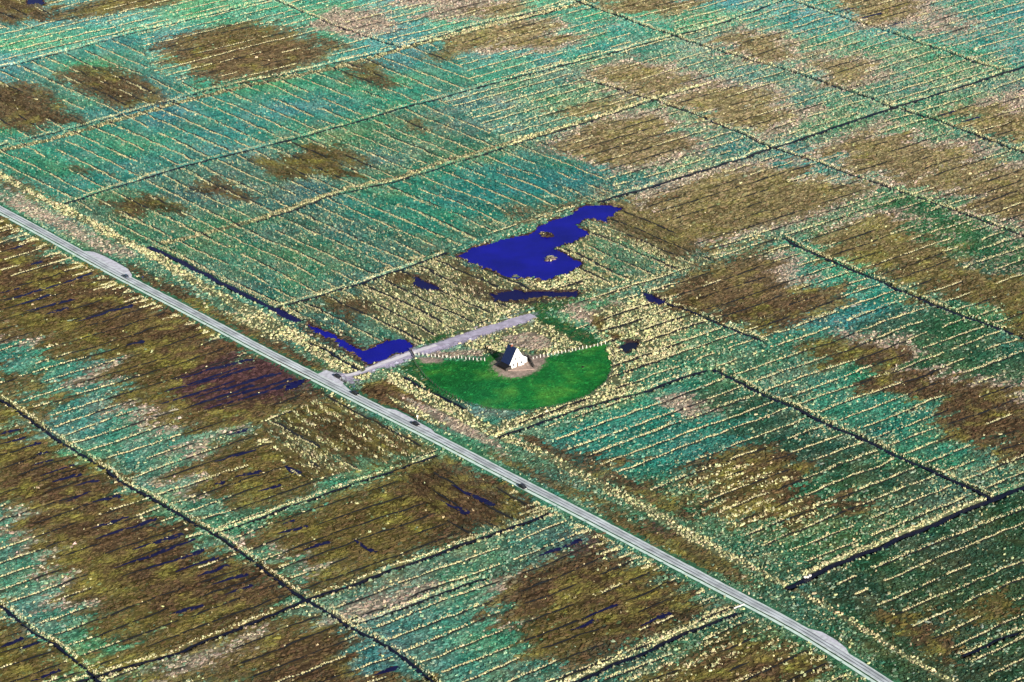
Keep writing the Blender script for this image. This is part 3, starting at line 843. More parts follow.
for st, mt, lab in (('mud', M_furrow, 'narrow dark drainage furrows across the marsh plots'), ('blue', M_furrow_blue, 'narrow blue water furrows across the brown plots')):
    o = mesh_obj('drainage_furrows', strips[st][0], strips[st][1], mt)
    tag(o, lab, kind='structure')
drain_pts = np.concatenate(drain_pts)

# ------------------------------------------------------------------ vegetation: tufts instanced on points
def tuft_mesh(name, seed, r=.5, h=.5, spikes=9, flat=False):
    rr = random.Random(seed)
    verts, faces = [], []
    n = 7
    # ragged dome
    rings = [(1.0, -.12), (.86, .34), (.5, .74)]
    for q, (fr, fh) in enumerate(rings):
        for i in range(n):
            a = 2 * math.pi * (i + .5 * (q % 2)) / n
            k = fr * r * rr.uniform(.65, 1.25)
            verts.append((math.cos(a) * k, math.sin(a) * k, fh * h * (rr.uniform(.6, 1.35) if q else 1)))
    for q in range(2):
        for i in range(n):
            a, b, c, d = q * n + i, q * n + (i + 1) % n, (q + 1) * n + (i + 1) % n, (q + 1) * n + i
            faces += [(a, b, c), (a, c, d)]
    verts.append((0, 0, h * rr.uniform(.8, 1.1)))
    for i in range(n): faces.append((2 * n + i, 2 * n + (i + 1) % n, len(verts) - 1))
    for i in range(spikes):
        a = rr.uniform(0, 2 * math.pi)
        k = r * rr.uniform(.2, .8)
        b0 = len(verts)
        w = .09
        verts += [(math.cos(a) * k - math.sin(a) * w, math.sin(a) * k + math.cos(a) * w, h * .25), (math.cos(a) * k + math.sin(a) * w, math.sin(a) * k - math.cos(a) * w, h * .25),
                  (math.cos(a) * (k + r * .45), math.sin(a) * (k + r * .45), h * rr.uniform(.9, 1.5))]
        faces.append((b0, b0 + 1, b0 + 2))
    me_ = bpy.data.meshes.new(name)
    me_.from_pydata(verts, [], faces)
    me_.materials.append(M_tuft)
    me_.update()
    return me_
proto_col = bpy.data.collections.new('tuft_shapes')     # not linked to the scene: only source shapes
protos = {}
for nm, args in (('straw', (.34, .50, 10)), ('grass', (.55, .34, 8)), ('heath', (.6, .34, 3))):
    c_ = bpy.data.collections.new('tuft_' + nm)
    for q in range(4):
        o = bpy.data.objects.new('tuft_shape', tuft_mesh('tuft_shape', ord(nm[0]) % 7 + q * 13 + len(nm), *args))
        c_.objects.link(o)
    protos[nm] = c_

def scatter(name, xyz, scale, tint, shapes, label):
    n = len(xyz)
    m = bpy.data.meshes.new(name)
    m.vertices.add(n)
    m.vertices.foreach_set('co', xyz.astype(np.float32).ravel())
    a = m.attributes.new('size', 'FLOAT_VECTOR', 'POINT')
    a.data.foreach_set('vector', scale.astype(np.float32).ravel())
    tx_, ty_ = project(xyz[:, 0], xyz[:, 1], xyz[:, 2])
    turn = np.column_stack([rng.uniform(-.15, .15, n), rng.uniform(-.15, .15, n), AZ + np.where(sample(breg, tx_, ty_), math.pi / 2, 0) + rng.normal(0, .35, n) + math.pi * (rng.random(n) < .5)])
    a = m.attributes.new('turn', 'FLOAT_VECTOR', 'POINT')
    a.data.foreach_set('vector', turn.astype(np.float32).ravel())
    a = m.attributes.new('tint', 'FLOAT_COLOR', 'POINT')
    t4 = np.ones((n, 4), np.float32)
    t4[:, :3] = tint
    a.data.foreach_set('color', t4.ravel())
    o = bpy.data.objects.new(name, m)
    col.objects.link(o)
    m.materials.append(M_tuft)
    ng = bpy.data.node_groups.new(name + '_scatter', 'GeometryNodeTree')
    ng.interface.new_socket('Geometry', in_out='INPUT', socket_type='NodeSocketGeometry')
    ng.interface.new_socket('Geometry', in_out='OUTPUT', socket_type='NodeSocketGeometry')
    N, L = ng.nodes, ng.links
    gi, go = N.new('NodeGroupInput'), N.new('NodeGroupOutput')
    ci = N.new('GeometryNodeCollectionInfo')
    ci.inputs['Collection'].default_value = shapes
    ci.inputs['Separate Children'].default_value = True
    ip = N.new('GeometryNodeInstanceOnPoints')
    ip.inputs['Pick Instance'].default_value = True
    na = N.new('GeometryNodeInputNamedAttribute')
    na.data_type = 'FLOAT_VECTOR'
    na.inputs['Name'].default_value = 'size'
    rv = N.new('GeometryNodeInputNamedAttribute')
    rv.data_type = 'FLOAT_VECTOR'
    rv.inputs['Name'].default_value = 'turn'
    L.new(gi.outputs[0], ip.inputs['Points'])
    L.new(ci.outputs[0], ip.inputs['Instance'])
    L.new(na.outputs[0], ip.inputs['Scale'])
    L.new(rv.outputs[0], ip.inputs['Rotation'])
    L.new(ip.outputs[0], go.inputs[0])
    md = o.modifiers.new('scatter', 'NODES')
    md.node_group = ng
    return tag(o, label, kind='stuff')
# candidate points
cand_n = 1200000
q = rng.random((cand_n, 2))
cx = (q[:, 0] - .5) * (corner[:, 0].max() - corner[:, 0].min()) + (corner[:, 0].max() + corner[:, 0].min()) / 2
cy = q[:, 1] * (corner[:, 1].max() - corner[:, 1].min()) + corner[:, 1].min()
m = inside_quad(cx, cy, corner)
cx, cy = cx[m], cy[m]
cz, ck, crd, crs, ctd, cdd, cbk, cwm, cmn = terrain(cx, cy, csoft := [])
cby = sample(bay_mask, *project(cx, cy, cz))
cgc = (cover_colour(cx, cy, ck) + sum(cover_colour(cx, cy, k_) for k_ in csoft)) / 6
okp = (cwm == 0) & (crd > 4.1) & (ctd > 2.6) & (cdd > .1) & ~np.isin(ck, (E,)) & (cby == 0)
cx, cy, cz, ck, cdd, cbk, crd, cgc = [a[okp] for a in (cx, cy, cz, ck, cdd, cbk, crd, cgc)]
r1 = rng.random(len(cx))
patch = fbm(cx, cy, 12, N4)
#                T    S    B    O    P    W  G  E  K    X    D    H    Q
p_straw = np.array([.10, .62, .012, .012, .24, .08, 0, 0, .01, .30, .05, .28, .0, .0])[ck] * np.interp(patch, [.3, .5, .7], [.35, 1, 1.7])
cpx, cpy = project(cx, cy, cz)
cinb = sample(breg, cpx, cpy)
cacr = np.where(cinb, cx * UA[0] + cy * UA[1], cx * UB[0] + cy * UB[1]) + (N1(cx, cy, 20.0) - .5) * 4
ridge = np.abs((cacr / (SP * .62)) % 1 - .5) * 2
p_straw = np.where(ck == X, np.where((ridge < .5) & (patch > .36), .75, .02), p_straw)
p_straw = p_straw * np.where((cpx < 560) & (cpy > 300) & ~np.isin(ck, (S, X)), .5, 1)
p_straw = np.maximum(p_straw, cbk * .9 * (np.isin(ck, (T, S, H, D, P, X)) + .35 * np.isin(ck, (B, O, Q))))
p_grass = np.array([.55, .12, .0, .02, .12, .03, .30, 0, .4, .05, .55, .45, .0, .03])[ck]
p_heath = np.array([.0, .03, .42, .45, .30, .25, 0, 0, .1, .3, .0, .0, .25, .0])[ck]
near = np.zeros((4000, 4000), bool)
for rr_ in ((0, 0), (.5, .5), (-.5, .5), (.5, -.5), (-.5, -.5), (.6, 0), (-.6, 0), (0, .6), (0, -.6)):
    near[((drain_pts[:, 0] + rr_[0] + 1000) / .5).astype(int) % 4000, ((drain_pts[:, 1] + rr_[1] + 1000) / .5).astype(int) % 4000] = True
sp_ = drain_pts[drain_pts[:, 6] == S]
for rr_ in np.linspace(-1.3, 1.3, 6):
    near[((sp_[:, 0] + sp_[:, 2] * rr_ + 1000) / .5).astype(int) % 4000, ((sp_[:, 1] + sp_[:, 3] * rr_ + 1000) / .5).astype(int) % 4000] = True
free = ~near[((cx + 1000) / .5).astype(int) % 4000, ((cy + 1000) / .5).astype(int) % 4000]
r1 = np.where(free, r1, 9.0)
veil = np.clip((cpx - 560) / 150, 0, 1) * np.clip((330 - cpy) / 120, 0, 1) * np.isin(ck, (T, H, D))
p_heath = p_heath + .28 * veil * np.interp(patch, [.4, .6], [.2, 1])
is_s = r1 < p_straw
is_g = ~is_s & (r1 < p_straw + p_grass)
is_h = ~is_s & ~is_g & (r1 < p_straw + p_grass + p_heath)

def vary(base, n, s=.25, hue=.12):
    v = 1 + (rng.random((n, 1)) - .5) * 2 * s
    return np.clip(np.array(base) * v * (1 + (rng.random((n, 3)) - .5) * 2 * hue), .004, .95)

def sizes(n, lo, hi, hlo, hhi):
    s = lo + (hi - lo) * rng.random(n) ** 2.2 * 1.25
    return np.column_stack([s * rng.uniform(1.0, 2.3, n), s * rng.uniform(.6, 1.0, n), s * rng.uniform(hlo, hhi, n)])
# straw rows beside every narrow drain of the green plots
dp = drain_pts[drain_pts[:, 4] > .5]
rows = []
for rep in range(7):
    k_ = rng.random(len(dp)) < .45 + .8 * N5(dp[:, 0], dp[:, 1], 18.0)
    s_ = dp[k_]
    j = rng.normal(0, .2, (len(s_), 2)) + s_[:, 2:4] * -(.5 + rng.random((len(s_), 1)) * .75 * s_[:, 5:6] * (.3 + 1.4 * N3(s_[:, 0], s_[:, 1], 7.0))[:, None])
    rows.append(np.column_stack([s_[:, :2] + j, s_[:, 6]]))
rows = np.concatenate(rows)
dp2 = drain_pts[(drain_pts[:, 4] < .5) & (rng.random(len(drain_pts)) < .02)]
rows = np.concatenate([rows, np.column_stack([dp2[:, :2] - dp2[:, 2:4] * .8, dp2[:, 6]])])
for p_, q_ in zip(resample(road_g, 5.5)[:-1], resample(road_g, 5.5)[1:]):
    ppx, ppy = project(p_[0], p_[1], 0.0)
    if ppx < -10 or 235 < ppx < 520 or ppx > 760 or rng.random() < .4: continue
    d_ = (q_ - p_) / np.linalg.norm(q_ - p_)
    p_ = p_ + d_ * rng.normal(0, 1.5)
    ln = rng.uniform(2, 13) ** 1.0
    n_ = int(ln * 9)
    t_ = rng.random(n_) ** 1.3
    w_ = rng.uniform(1.2, 3.0) * (1 - t_)
    f_ = p_ + np.array([d_[1], -d_[0]]) * 6.2 - UA * (t_ * ln)[:, None] + d_ * (rng.normal(0, .5, n_) * w_)[:, None]
    rows = np.concatenate([rows, np.column_stack([f_, np.full(n_, S)])])
for k, g in ditch_g.items():
    g = resample(g, .28)
    t_ = np.gradient(g, axis=0)
    t_ /= np.linalg.norm(t_, axis=1)[:, None]
    nl = np.stack([-t_[:, 1], t_[:, 0]], -1)
    hw = DITCH[k][1]
    o_ = hw + .5 + np.abs(rng.normal(0, .38, len(g)))
    kp_ = rng.random(len(g)) < -.1 + 1.3 * N1(g[:, 0], g[:, 1], 12.0)
    rows = np.concatenate([rows, np.column_stack([g + nl * o_[:, None], np.full(len(g), S)])[kp_]])
rz_ = terrain(rows[:, 0], rows[:, 1])
rk = (rz_[5] > .2) & (rz_[7] == 0) & (rz_[8] < .15) & (rz_[2] > 6)
rows = rows[rk]
rzz = rz_[0][rk]
sx = np.column_stack([cx[is_s], cy[is_s], cz[is_s]])
ns, nr_ = len(sx), len(rows)
tint_s = vary((.47, .44, .25), ns, .4, .12)
tg_ = np.isin(ck[is_s], (T, H, D)) & (rng.random(ns) < .5)
tint_s[tg_] = vary((.27, .36, .24), tg_.sum(), .35, .12)
mixs = np.where(np.isin(ck[is_s], (S, X)), rng.random(ns) ** 3 * .75, .1 + .7 * rng.random(ns))[:, None]
tint_s = tint_s * (1 - mixs) + cgc[is_s] * 1.6 * mixs
pk = ck[is_s] == P
tint_s[pk] = vary((.40, .34, .26), pk.sum(), .35, .1)
allp = np.concatenate([sx, np.column_stack([rows[:, :2], rzz])])
scatter('straw_grass', allp, np.concatenate([sizes(ns, .45, 1.3, .6, 1.2), sizes(nr_, .42, .85, .7, 1.2)]), np.concatenate([tint_s, vary((.50, .465, .27), nr_, .3, .08)]), protos['straw'],
        'straw coloured reed tufts over the plots and along the ditches')
gp = np.column_stack([cx[is_g], cy[is_g], cz[is_g]])
bigg = fbm(gp[:, 0], gp[:, 1], 45, N5)
tg = vary((.030, .155, .115), len(gp), .35, .15) * np.column_stack([1 + (bigg - .5), 1 + (bigg - .45) * .35, 1 + (.52 - bigg) * .7])
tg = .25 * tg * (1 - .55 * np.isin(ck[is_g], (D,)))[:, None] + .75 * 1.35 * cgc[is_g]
dk = np.isin(ck[is_g], (K,))
tg[dk] *= np.array((.9, .52, .36))
pale = rng.random(len(gp)) < .06
tg[pale] = .5 * tg[pale] + .5 * vary((.30, .38, .28), pale.sum(), .3, .1)
lw = ck[is_g] == G
tg[lw] = cgc[is_g][lw] * rng.uniform(.75, 1.5, (lw.sum(), 1))
gs_ = sizes(len(gp), .6, 1.4, .5, 1.2)
gs_[lw] *= (.8, .8, .35)
scatter('marsh_grass', gp, gs_, tg, protos['grass'], 'teal green marsh grass covering the plots')
hp = np.column_stack([cx[is_h], cy[is_h], cz[is_h]])
mo = fbm(hp[:, 0], hp[:, 1], 9, N2)[:, None]
th = vary((.078, .050, .026), len(hp), .4, .15) * (1 - np.clip((mo - .48) * 3, 0, 1)) + vary((.135, .130, .028), len(hp), .4, .12) * np.clip((mo - .48) * 3, 0, 1)
hx_, hy_ = project(hp[:, 0], hp[:, 1], hp[:, 2])
tn = (regional(hx_, hy_) * (rng.random(len(hp)) < .75))[:, None]
th = th * (1 - tn) + vary((.24, .19, .11), len(hp), .5, .15) * tn
kq = ck[is_h] == Q
th[kq] = vary((.06, .03, .03), kq.sum(), .3, .1)
kp = np.isin(ck[is_h], (P, T, H, D))
th[kp] = vary((.28, .22, .17), kp.sum(), .45, .12)
th = .55 * th + .45 * 1.3 * cgc[is_h]
scatter('heath_clumps', hp, sizes(len(hp), .6, 1.5, .5, 1.2), th, protos['heath'], 'brown and olive salt marsh clumps on the dry plots')
print('tufts', len(allp), len(gp), len(hp), 'ground verts', nv)


# ------------------------------------------------------------------ built things
def on_ground(px, py):
    z_ = 0.0
    for _ in range(5):
        g = ground(px, py, z_)
        z_ = hgt(g[0], g[1])
    return float(g[0]), float(g[1]), z_

def box(bm, x0, x1, y0, y1, z0, z1):
    v = [bm.verts.new(p) for p in ((x0, y0, z0), (x1, y0, z0), (x1, y1, z0), (x0, y1, z0), (x0, y0, z1), (x1, y0, z1), (x1, y1, z1), (x0, y1, z1))]
    for f in ((3, 2, 1, 0), (4, 5, 6, 7), (0, 1, 5, 4), (1, 2, 6, 5), (2, 3, 7, 6), (3, 0, 4, 7)): bm.faces.new([v[i] for i in f])

def bm_mesh(name, bm, material):
    m = bpy.data.meshes.new(name)
    bmesh.ops.recalc_face_normals(bm, faces=bm.faces[:])
    bm.to_mesh(m)
    bm.free()
    if material: m.materials.append(material)
    return m

def box_obj(name, dims, material, parent, bevel=0.0):
    bm = bmesh.new()
    box(bm, *dims)
    if bevel: bmesh.ops.bevel(bm, geom=bm.edges[:], offset=bevel, segments=2, affect='EDGES')
    return share(name, bm_mesh(name, bm, material), parent)

def poly_obj(name, verts, faces, material, parent):
    bm = bmesh.new()
    v = [bm.verts.new(p) for p in verts]
    for f in faces: bm.faces.new([v[i] for i in f])
    return share(name, bm_mesh(name, bm, material), parent)

def slab(name, quad, thick, material, parent):
    """a thick roof plane from four corners"""
    q = [Vector(p) for p in quad]
    n = (q[1] - q[0]).cross(q[3] - q[0]).normalized()
    if n.z < 0: n = -n
    return poly_obj(name, q + [p + n * thick for p in q], [(0, 1, 2, 3), (4, 5, 6, 7), (0, 1, 5, 4), (1, 2, 6, 5), (2, 3, 7, 6), (3, 0, 4, 7)], material, parent)

# ---- the house: local x along the gable (to the right), local y away from the gable
hx, hy = house_xy
hz = hgt(hx, hy) - .05
HW_, HD, HE, HR = 3.7, 6.0, 2.5, 8.6
hs = empty('house', (hx, hy, hz), AZ)
tag(hs, 'white gabled house with a steep navy slate roof on the green mound', 'house')
wall = poly_obj('wall', [(-HW_, 0, 0), (HW_, 0, 0), (HW_, HD, 0), (-HW_, HD, 0), (-HW_, 0, HE), (HW_, 0, HE), (HW_, HD, HE), (-HW_, HD, HE), (0, 0, HR - .1), (0, HD, HR - .1)],
                [(0, 1, 5, 8, 4), (3, 2, 6, 9, 7), (0, 3, 7, 4), (1, 2, 6, 5), (4, 8, 9, 7), (5, 8, 9, 6), (0, 1, 2, 3)], M_white, hs)
k = (HR - HE) / HW_
for sgn in (-1, 1):
    e = HW_ + .45
    slab('roof', [(sgn * e, -.06, HE - .45 * k), (0, -.06, HR), (0, HD + .25, HR), (sgn * e, HD + .25, HE - .45 * k)], .22, M_slate, hs)
    barge = slab('barge_board', [(sgn * e, -.16, HE - .45 * k), (0, -.16, HR), (0, -.063, HR), (sgn * e, -.063, HE - .45 * k)], .3, M_white, hs)
ch = box_obj('chimney', (-.4, .4, 3.4, 4.1, HR - .8, HR + 1.0), M_brick, hs)
box_obj('chimney_cap', (-.48, .48, 3.32, 4.18, HR + 1.002, HR + 1.12), M_stone, ch)

def window(parent, x, z0, w, h, y=-.003):
    f = box_obj('window', (x - w / 2 - .07, x + w / 2 + .07, y - .05, y, z0 - .07, z0 + h + .07), M_white, parent)
    box_obj('pane', (x - w / 2, x - .025, y - .06, y - .052, z0, z0 + h), M_glass, f)
    box_obj('pane', (x + .025, x + w / 2, y - .06, y - .052, z0, z0 + h), M_glass, f)
    box_obj('sill', (x - w / 2 - .12, x + w / 2 + .12, y - .16, y - .055, z0 - .16, z0 - .075), M_stone, f)
for x_, z_, w_, h_ in ((-2.3, .95, .9, 1.1), (2.2, .95, .9, 1.1), (-1.0, 3.5, .7, 1.0), (1.0, 3.5, .7, 1.0), (0, 5.8, .5, .6)): window(hs, x_, z_, w_, h_)
dr = box_obj('door', (-.55, .55, -.06, -.003, .02, 2.1), M_wood, hs)
box_obj('handle', (.36, .44, -.12, -.062, .98, 1.1), M_metal, dr)
# lower white wing on the right of the gable
wg = poly_obj('side_wing', [(HW_ + .004, 1.2, 0), (HW_ + 2.6, 1.2, 0), (HW_ + 2.6, 5.2, 0), (HW_ + .004, 5.2, 0), (HW_ + .004, 1.2, 3.9), (HW_ + 2.6, 1.2, 2.3), (HW_ + 2.6, 5.2, 2.3), (HW_ + .004, 5.2, 3.9)],
              [(0, 1, 2, 3), (0, 1, 5, 4), (1, 2, 6, 5), (2, 3, 7, 6), (3, 0, 4, 7), (4, 5, 6, 7)], M_white, hs)
slab('wing_roof', [(HW_ + .45, 1.05, 3.66), (HW_ + 2.8, 1.05, 2.2), (HW_ + 2.8, 5.35, 2.2), (HW_ + .45, 5.35, 3.66)], .12, M_slate, wg)
window(wg, HW_ + 1.4, .95, .8, 1.0, 1.197)

# added low black block filling out the dark mass left of the house
lt = poly_obj('dark_block', [(-HW_ - 3.2, -.6, 0), (-HW_ - .004, -.6, 0), (-HW_ - .004, 5.6, 0), (-HW_ - 3.2, 5.6, 0), (-HW_ - 3.2, -.6, 1.3), (-HW_ - .004, -.6, 1.72), (-HW_ - .004, 5.6, 1.72), (-HW_ - 3.2, 5.6, 1.3)],
              [(0, 1, 2, 3), (0, 1, 5, 4), (1, 2, 6, 5), (2, 3, 7, 6), (3, 0, 4, 7), (4, 5, 6, 7)], M_darkWood, hs)
slab('dark_block_top', [(-HW_ - 3.5, -.8, 1.28), (-HW_ - .45, -.8, 1.69), (-HW_ - .45, 5.8, 1.69), (-HW_ - 3.5, 5.8, 1.28)], .1, M_black, lt)
lt['label'] = 'added low black block on the left side of the house'

def rot(lx, ly):
    return hx + lx * UA[0] + ly * UB[0], hy + lx * UA[1] + ly * UB[1]
# paved terrace in front and a low pale wall
tv = []
for a, b in ((-5.5, -7.0), (6.5, -6.0), (8.6, -.8), (8.4, 2.5), (4.2, 2.6), (4.2, -.3), (-4.2, -.3), (-5.0, -3)):
    x_, y_ = rot(a, b)
    tv.append((x_, y_, 2.40))
bm = bmesh.new()
bm.faces.new([bm.verts.new(p) for p in tv])
bmesh.ops.triangulate(bm, faces=bm.faces[:])
tm = bm_mesh('terrace', bm, M_paving)
to = share('terrace', tm)
tag(to, 'brown paved terrace in front of the white house', kind='structure')

def low_wall(name, p0, p1, h, t, material, label, cat):
    a, b = np.array(on_ground(*p0)[:2]), np.array(on_ground(*p1)[:2])
    L = float(np.linalg.norm(b - a))
    ang = math.atan2(*(b - a)[::-1])
    r = empty(name, (a[0], a[1], hgt(*a) - .05), ang)
    n = max(2, int(L / 2.2))
    me1 = me2 = None
    bm1 = bmesh.new()
    box(bm1, 0, L / n - .02, -t / 2, t / 2, 0, h)
    me1 = bm_mesh('wall_section', bm1, material)
    bm2 = bmesh.new()
    box(bm2, -.05, L / n - .07, -t / 2 - .04, t / 2 + .04, h + .002, h + .08)
    me2 = bm_mesh('coping', bm2, material)
    for i in range(n):
        s1 = share('wall_section', me1, r, (i * L / n, 0, 0))
        share('coping', me2, s1)
    tag(r, label, cat)
low_wall('garden_wall', (508, 370.6), (534.5, 369.4), .3, .7, M_paving, 'low brownish wall along the terrace in front of the house', 'wall')
low_wall('barrier', (527.8, 357), (534, 368), 1.2, .55, M_darkWood, 'low dark barrier right of the white house', 'barrier')  # low dark sections laid along a dark line beside the house

# ---- fences
def post_mesh(r, h, material, cap=True):
    bm = bmesh.new()
    bmesh.ops.create_cone(bm, cap_ends=True, segments=8, radius1=r, radius2=r * .85, depth=h, matrix=Matrix.Translation((0, 0, h / 2)))
    if cap: bmesh.ops.create_cone(bm, cap_ends=True, segments=8, radius1=r * .85, radius2=.01, depth=r, matrix=Matrix.Translation((0, 0, h + r / 2)))
    return bm_mesh('post', bm, material)

def strand(name, pts, r, material, parent):
    vs_, fs_ = [], []
    for i, p in enumerate(pts):
        p = Vector(p)
        d = (Vector(pts[min(i + 1, len(pts) - 1)]) - Vector(pts[max(i - 1, 0)])).normalized()
        s_ = Vector((-d.y, d.x, 0)).normalized() * r
        for q_ in (s_, Vector((0, 0, r)), -s_, Vector((0, 0, -r))): vs_.append(p + q_)
    for i in range(len(pts) - 1):
        for j in range(4): fs_.append((4 * i + j, 4 * i + (j + 1) % 4, 4 * i + 4 + (j + 1) % 4, 4 * i + 4 + j))
    return mesh_obj(name, vs_, fs_, material, parent)

def fence(name, pxs, spacing, r, h, material, label, heights, wire_r, wire_mat, wire_name):
    g = np.array([on_ground(*p)[:2] for p in pxs])
    g = resample(g, spacing)
    zs = terrain(g[:, 0], g[:, 1])[0]
    o = Vector((g[0][0], g[0][1], float(zs[0])))
    root = empty(name, o)
    pm = post_mesh(r, h, material)
    pts = []
    for (a, b), z_ in zip(g, zs):
        loc = Vector((a + random.uniform(-.08, .08), b + random.uniform(-.08, .08), z_ - .1)) - o
        p = share('post', pm, root, loc, random.uniform(0, 3), (1, 1, random.uniform(.7, 1.15)))
        p.rotation_euler = (random.uniform(-.05, .05), random.uniform(-.05, .05), random.uniform(0, 3))
        pts.append(loc)
    for hh in heights: strand(wire_name, [p + Vector((0, 0, hh)) for p in pts], wire_r, wire_mat, root)
    tag(root, label, 'fence')
fence('post_fence', [(413, 359), (418, 368), (427, 379), (440, 389.5), (465, 403), (495, 411), (530, 412), (565, 405.5), (590, 396), (606, 383), (614, 369), (614, 356), (608, 344)], 2.5, .13, 1.35, M_darkWood,
      'dark post fence curving round the lower edge of the green lawn', (.5, .85, 1.2), .02, M_wire, 'wire')
fence('white_fence', [(415, 355), (430, 356.5), (455, 358.5), (486, 361)], 1.9, .19, 1.4, M_paleWood, 'pale post fence between the track gate and the house', (.55, 1.05), .03, M_wood, 'rail')
fence('white_fence', [(533, 359), (545, 356.5), (556, 354.5), (580, 349.5), (607, 343.5)], 1.9, .19, 1.4, M_paleWood, 'pale post fence from the house to the right end of the lawn', (.55, 1.05), .03, M_wood, 'rail')

def gate(name, pa, pb, label):
    a, b = np.array(on_ground(*pa)), np.array(on_ground(*pb))
    d = b - a
    L = float(np.hypot(d[0], d[1]))
    r = empty(name, (a[0], a[1], min(a[2], b[2])), math.atan2(d[1], d[0]))
    pm = post_mesh(.18, 1.7, M_darkWood)
    for x_ in (0, L): share('gate_post', pm, r, (x_, 0, -.1))
    for q_ in range(5): box_obj('bar', (.2, L - .2, -.04, .04, .25 + q_ * .26, .36 + q_ * .26), M_darkWood, r)
    for x_ in (.3, L / 2, L - .38): box_obj('upright', (x_, x_ + .1, .042, .09, .2, 1.42), M_darkWood, r)
    tag(r, label, 'gate')
gate('field_gate', (411, 351), (414.5, 358), 'dark barred field gate across the gravel track at the lawn corner')
gate('junction_gate', (341.5, 381), (346.5, 384), 'small dark barred gate beside the lane at the track junction')

# ---- culvert, stones, signs, mole hill
c_ = on_ground(739, 607)
cu = empty('culvert', (c_[0], c_[1], c_[2]), AZ)
box_obj('headwall', (-2.6, 2.6, -.2, .2, -.9, .62), M_stone, cu, .03)
bm = bmesh.new()
bmesh.ops.create_cone(bm, cap_ends=True, segments=16, radius1=.38, radius2=.38, depth=1.0, matrix=Matrix.Translation((0, -.5, -.2)) @ Matrix.Rotation(math.pi / 2, 4, 'X'))
share('pipe', bm_mesh('pipe', bm, M_rut), cu)
tag(cu, 'pale concrete culvert headwall where the ditch meets the lane', 'culvert')
bm = bmesh.new()
bmesh.ops.create_icosphere(bm, subdivisions=2, radius=.6)
for v in bm.verts: v.co *= 1 + random.uniform(-.18, .18)
st_me = bm_mesh('boulder', bm, M_stone)
for i, (a, b, lab) in enumerate(((805, 579, 'pale boulder at the head of the wide ditch, leftmost of three'), (807.5, 581, 'pale boulder at the head of the wide ditch, middle of three'), (810, 579.5, 'pale boulder at the head of the wide ditch, rightmost of three'))):
    x_, y_, z_ = on_ground(a, b)
    s_ = share('boulder', st_me, None, (x_, y_, max(z_, -.2) + .3), i * 1.3, (1.1, .9, .8))
    tag(s_, lab, 'boulder', 'boulders at the ditch head')

def sign(px, py, label, post_mat, board_mat, h=2.3):
    x_, y_, z_ = on_ground(px, py)
    r = empty('sign_post', (x_, y_, z_), R(10))
    share('post', post_mesh(.14, h, post_mat, False), r)
    box_obj('board', (-.35, .35, -.2, -.143, h - .75, h - .05), board_mat, r)
    tag(r, label, 'sign')
sign(417.5, 420, 'pale sign post beside the lower passing bay', M_paleWood, M_white)
sign(143, 281, 'dark sign post just below the upper passing bay', M_darkWood, M_slate, 2.6)
sign(354, 389.5, 'short dark sign post beside the car by the track junction', M_darkWood, M_slate, 1.9)
x_, y_, z_ = on_ground(583, 367)
bm = bmesh.new()
bmesh.ops.create_icosphere(bm, subdivisions=2, radius=.7)
for v in bm.verts: v.co = Vector((v.co.x * random.uniform(.85, 1.15), v.co.y * random.uniform(.85, 1.15), max(v.co.z, -.1) * .6))
mh = share('earth_mound', bm_mesh('earth_mound', bm, M_furrow), None, (x_, y_, z_))
tag(mh, 'small dark earth mound alone on the right half of the lawn', 'mound')

# ---- cars
wheel_me = {}
def wheel_meshes():
    bm = bmesh.new()
    bmesh.ops.create_cone(bm, cap_ends=True, segments=20, radius1=.33, radius2=.33, depth=.22, matrix=Matrix.Rotation(math.pi / 2, 4, 'X'))
    bmesh.ops.bevel(bm, geom=[e for e in bm.edges if abs(e.verts[0].co.y - e.verts[1].co.y) < 1e-4], offset=.03, segments=2, affect='EDGES')
    t = bm_mesh('tyre', bm, M_tyre)
    bm = bmesh.new()
    bmesh.ops.create_cone(bm, cap_ends=True, segments=16, radius1=.2, radius2=.2, depth=.24, matrix=Matrix.Rotation(math.pi / 2, 4, 'X'))
    return t, bm_mesh('rim', bm, M_rim)
tyre_me, rim_me = wheel_meshes()

def loft(name, sections, material, parent, smooth=True):
    """sections: (x, [(y, z) ...]) half outlines mirrored into closed loops"""
    bm = bmesh.new()
    loops = []
    for x, half in sections:
        ring = [(x, y, z) for y, z in half] + [(x, -y, z) for y, z in reversed(half)]
        loops.append([bm.verts.new(p) for p in ring])
    n = len(loops[0])
    for a, b in zip(loops[:-1], loops[1:]):
        for i in range(n): bm.faces.new((a[i], a[(i + 1) % n], b[(i + 1) % n], b[i]))
    bm.faces.new(loops[0])
    bm.faces.new(list(reversed(loops[-1])))
    m = bm_mesh(name, bm, material)
    return share(name, m, parent)

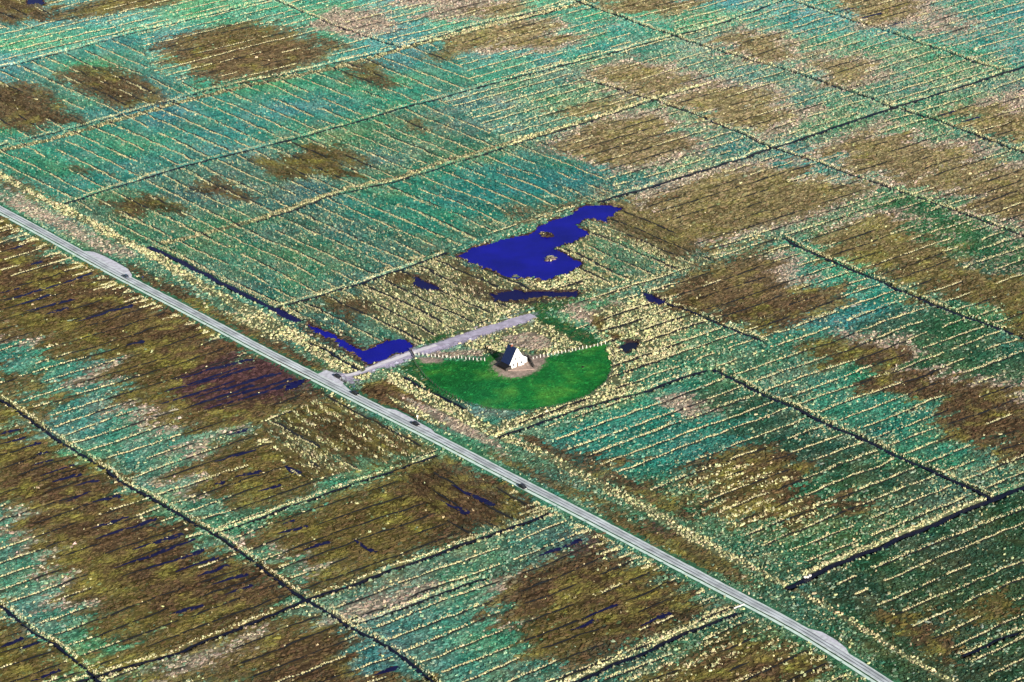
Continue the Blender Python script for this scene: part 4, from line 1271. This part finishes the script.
def car(px, py, paint, label, flip=False, rough=.25):
    x_, y_, _ = on_ground(px, py)
    i = int(np.argmin(np.hypot(road_g[:, 0] - x_, road_g[:, 1] - y_)))
    d = road_g[min(i + 2, len(road_g) - 1)] - road_g[max(i - 2, 0)]
    ang = math.atan2(d[1], d[0]) + (math.pi if flip else 0)
    r = empty('parked_car', (x_, y_, RZ + .06), ang)
    mp = mat('car_paint', paint, rough=rough, spec=.5)
    # body from tail (-x) to nose (+x)
    def half(w, z0, z1): return [(w * .9, z0), (w, z0 + .12), (w, (z0 + z1) * .55), (w * .93, z1 - .05), (w * .85, z1)]
    loft('body', [(-2.1, half(.70, .42, .80)), (-2.02, half(.82, .30, .93)), (-1.5, half(.88, .24, .96)), (.0, half(.89, .22, .95)), (.95, half(.88, .24, .93)), (1.7, half(.84, .26, .82)), (2.06, half(.74, .32, .70)), (2.13, half(.64, .40, .62))], mp, r)
    cb = loft('cabin', [(-1.95, [(.72, .93), (.71, .95)]), (-1.45, [(.76, .95), (.60, 1.42)]), (-.2, [(.77, .95), (.62, 1.48)]), (.35, [(.77, .94), (.60, 1.44)]), (1.15, [(.74, .90), (.70, .92)])], M_glass, r)
    loft('roof', [(-1.5, [(.62, 1.40), (.58, 1.445)]), (-.2, [(.635, 1.47), (.60, 1.515)]), (.4, [(.615, 1.43), (.57, 1.47)])], mp, r)
    for sx_ in (-1.3, 1.28):
        for sy_ in (-.78, .78):
            t_ = share('wheel', tyre_me, r, (sx_, sy_, .33))
            share('rim', rim_me, t_)
    for sy_ in (-1, 1):
        box_obj('headlight', (1.98, 2.10, sy_ * .52 - .14, sy_ * .52 + .14, .56, .70), M_lampw, r, .02)
        box_obj('tail_light', (-2.11, -2.0, sy_ * .62 - .11, sy_ * .62 + .11, .66, .84), M_lampr, r, .02)
        box_obj('door', (-.75, .35, sy_ * .895 - .012, sy_ * .895 + .012, .32, .92), mp, r)
        box_obj('mirror', (.62, .76, sy_ * .98 - .09, sy_ * .98 + .09, .93, 1.06), mp, r, .02)
    box_obj('number_plate', (2.125, 2.14, -.26, .26, .44, .55), M_white, r)
    tag(r, label, 'car', 'cars on the lane')
car(338, 377.6, (.012, .012, .016), 'black car standing at the mouth of the gravel track')
car(355.5, 394.5, (.012, .013, .014), 'black car on the lane just below the track junction')
car(416, 425.2, (.014, .012, .018), 'black car parked in the lower passing bay')
car(523, 488, (.02, .02, .026), 'dark car on the lane farthest down the road from the house')
car(125.5, 277.3, (.05, .08, .12), 'grey blue car at the lower end of the upper passing bay', True)
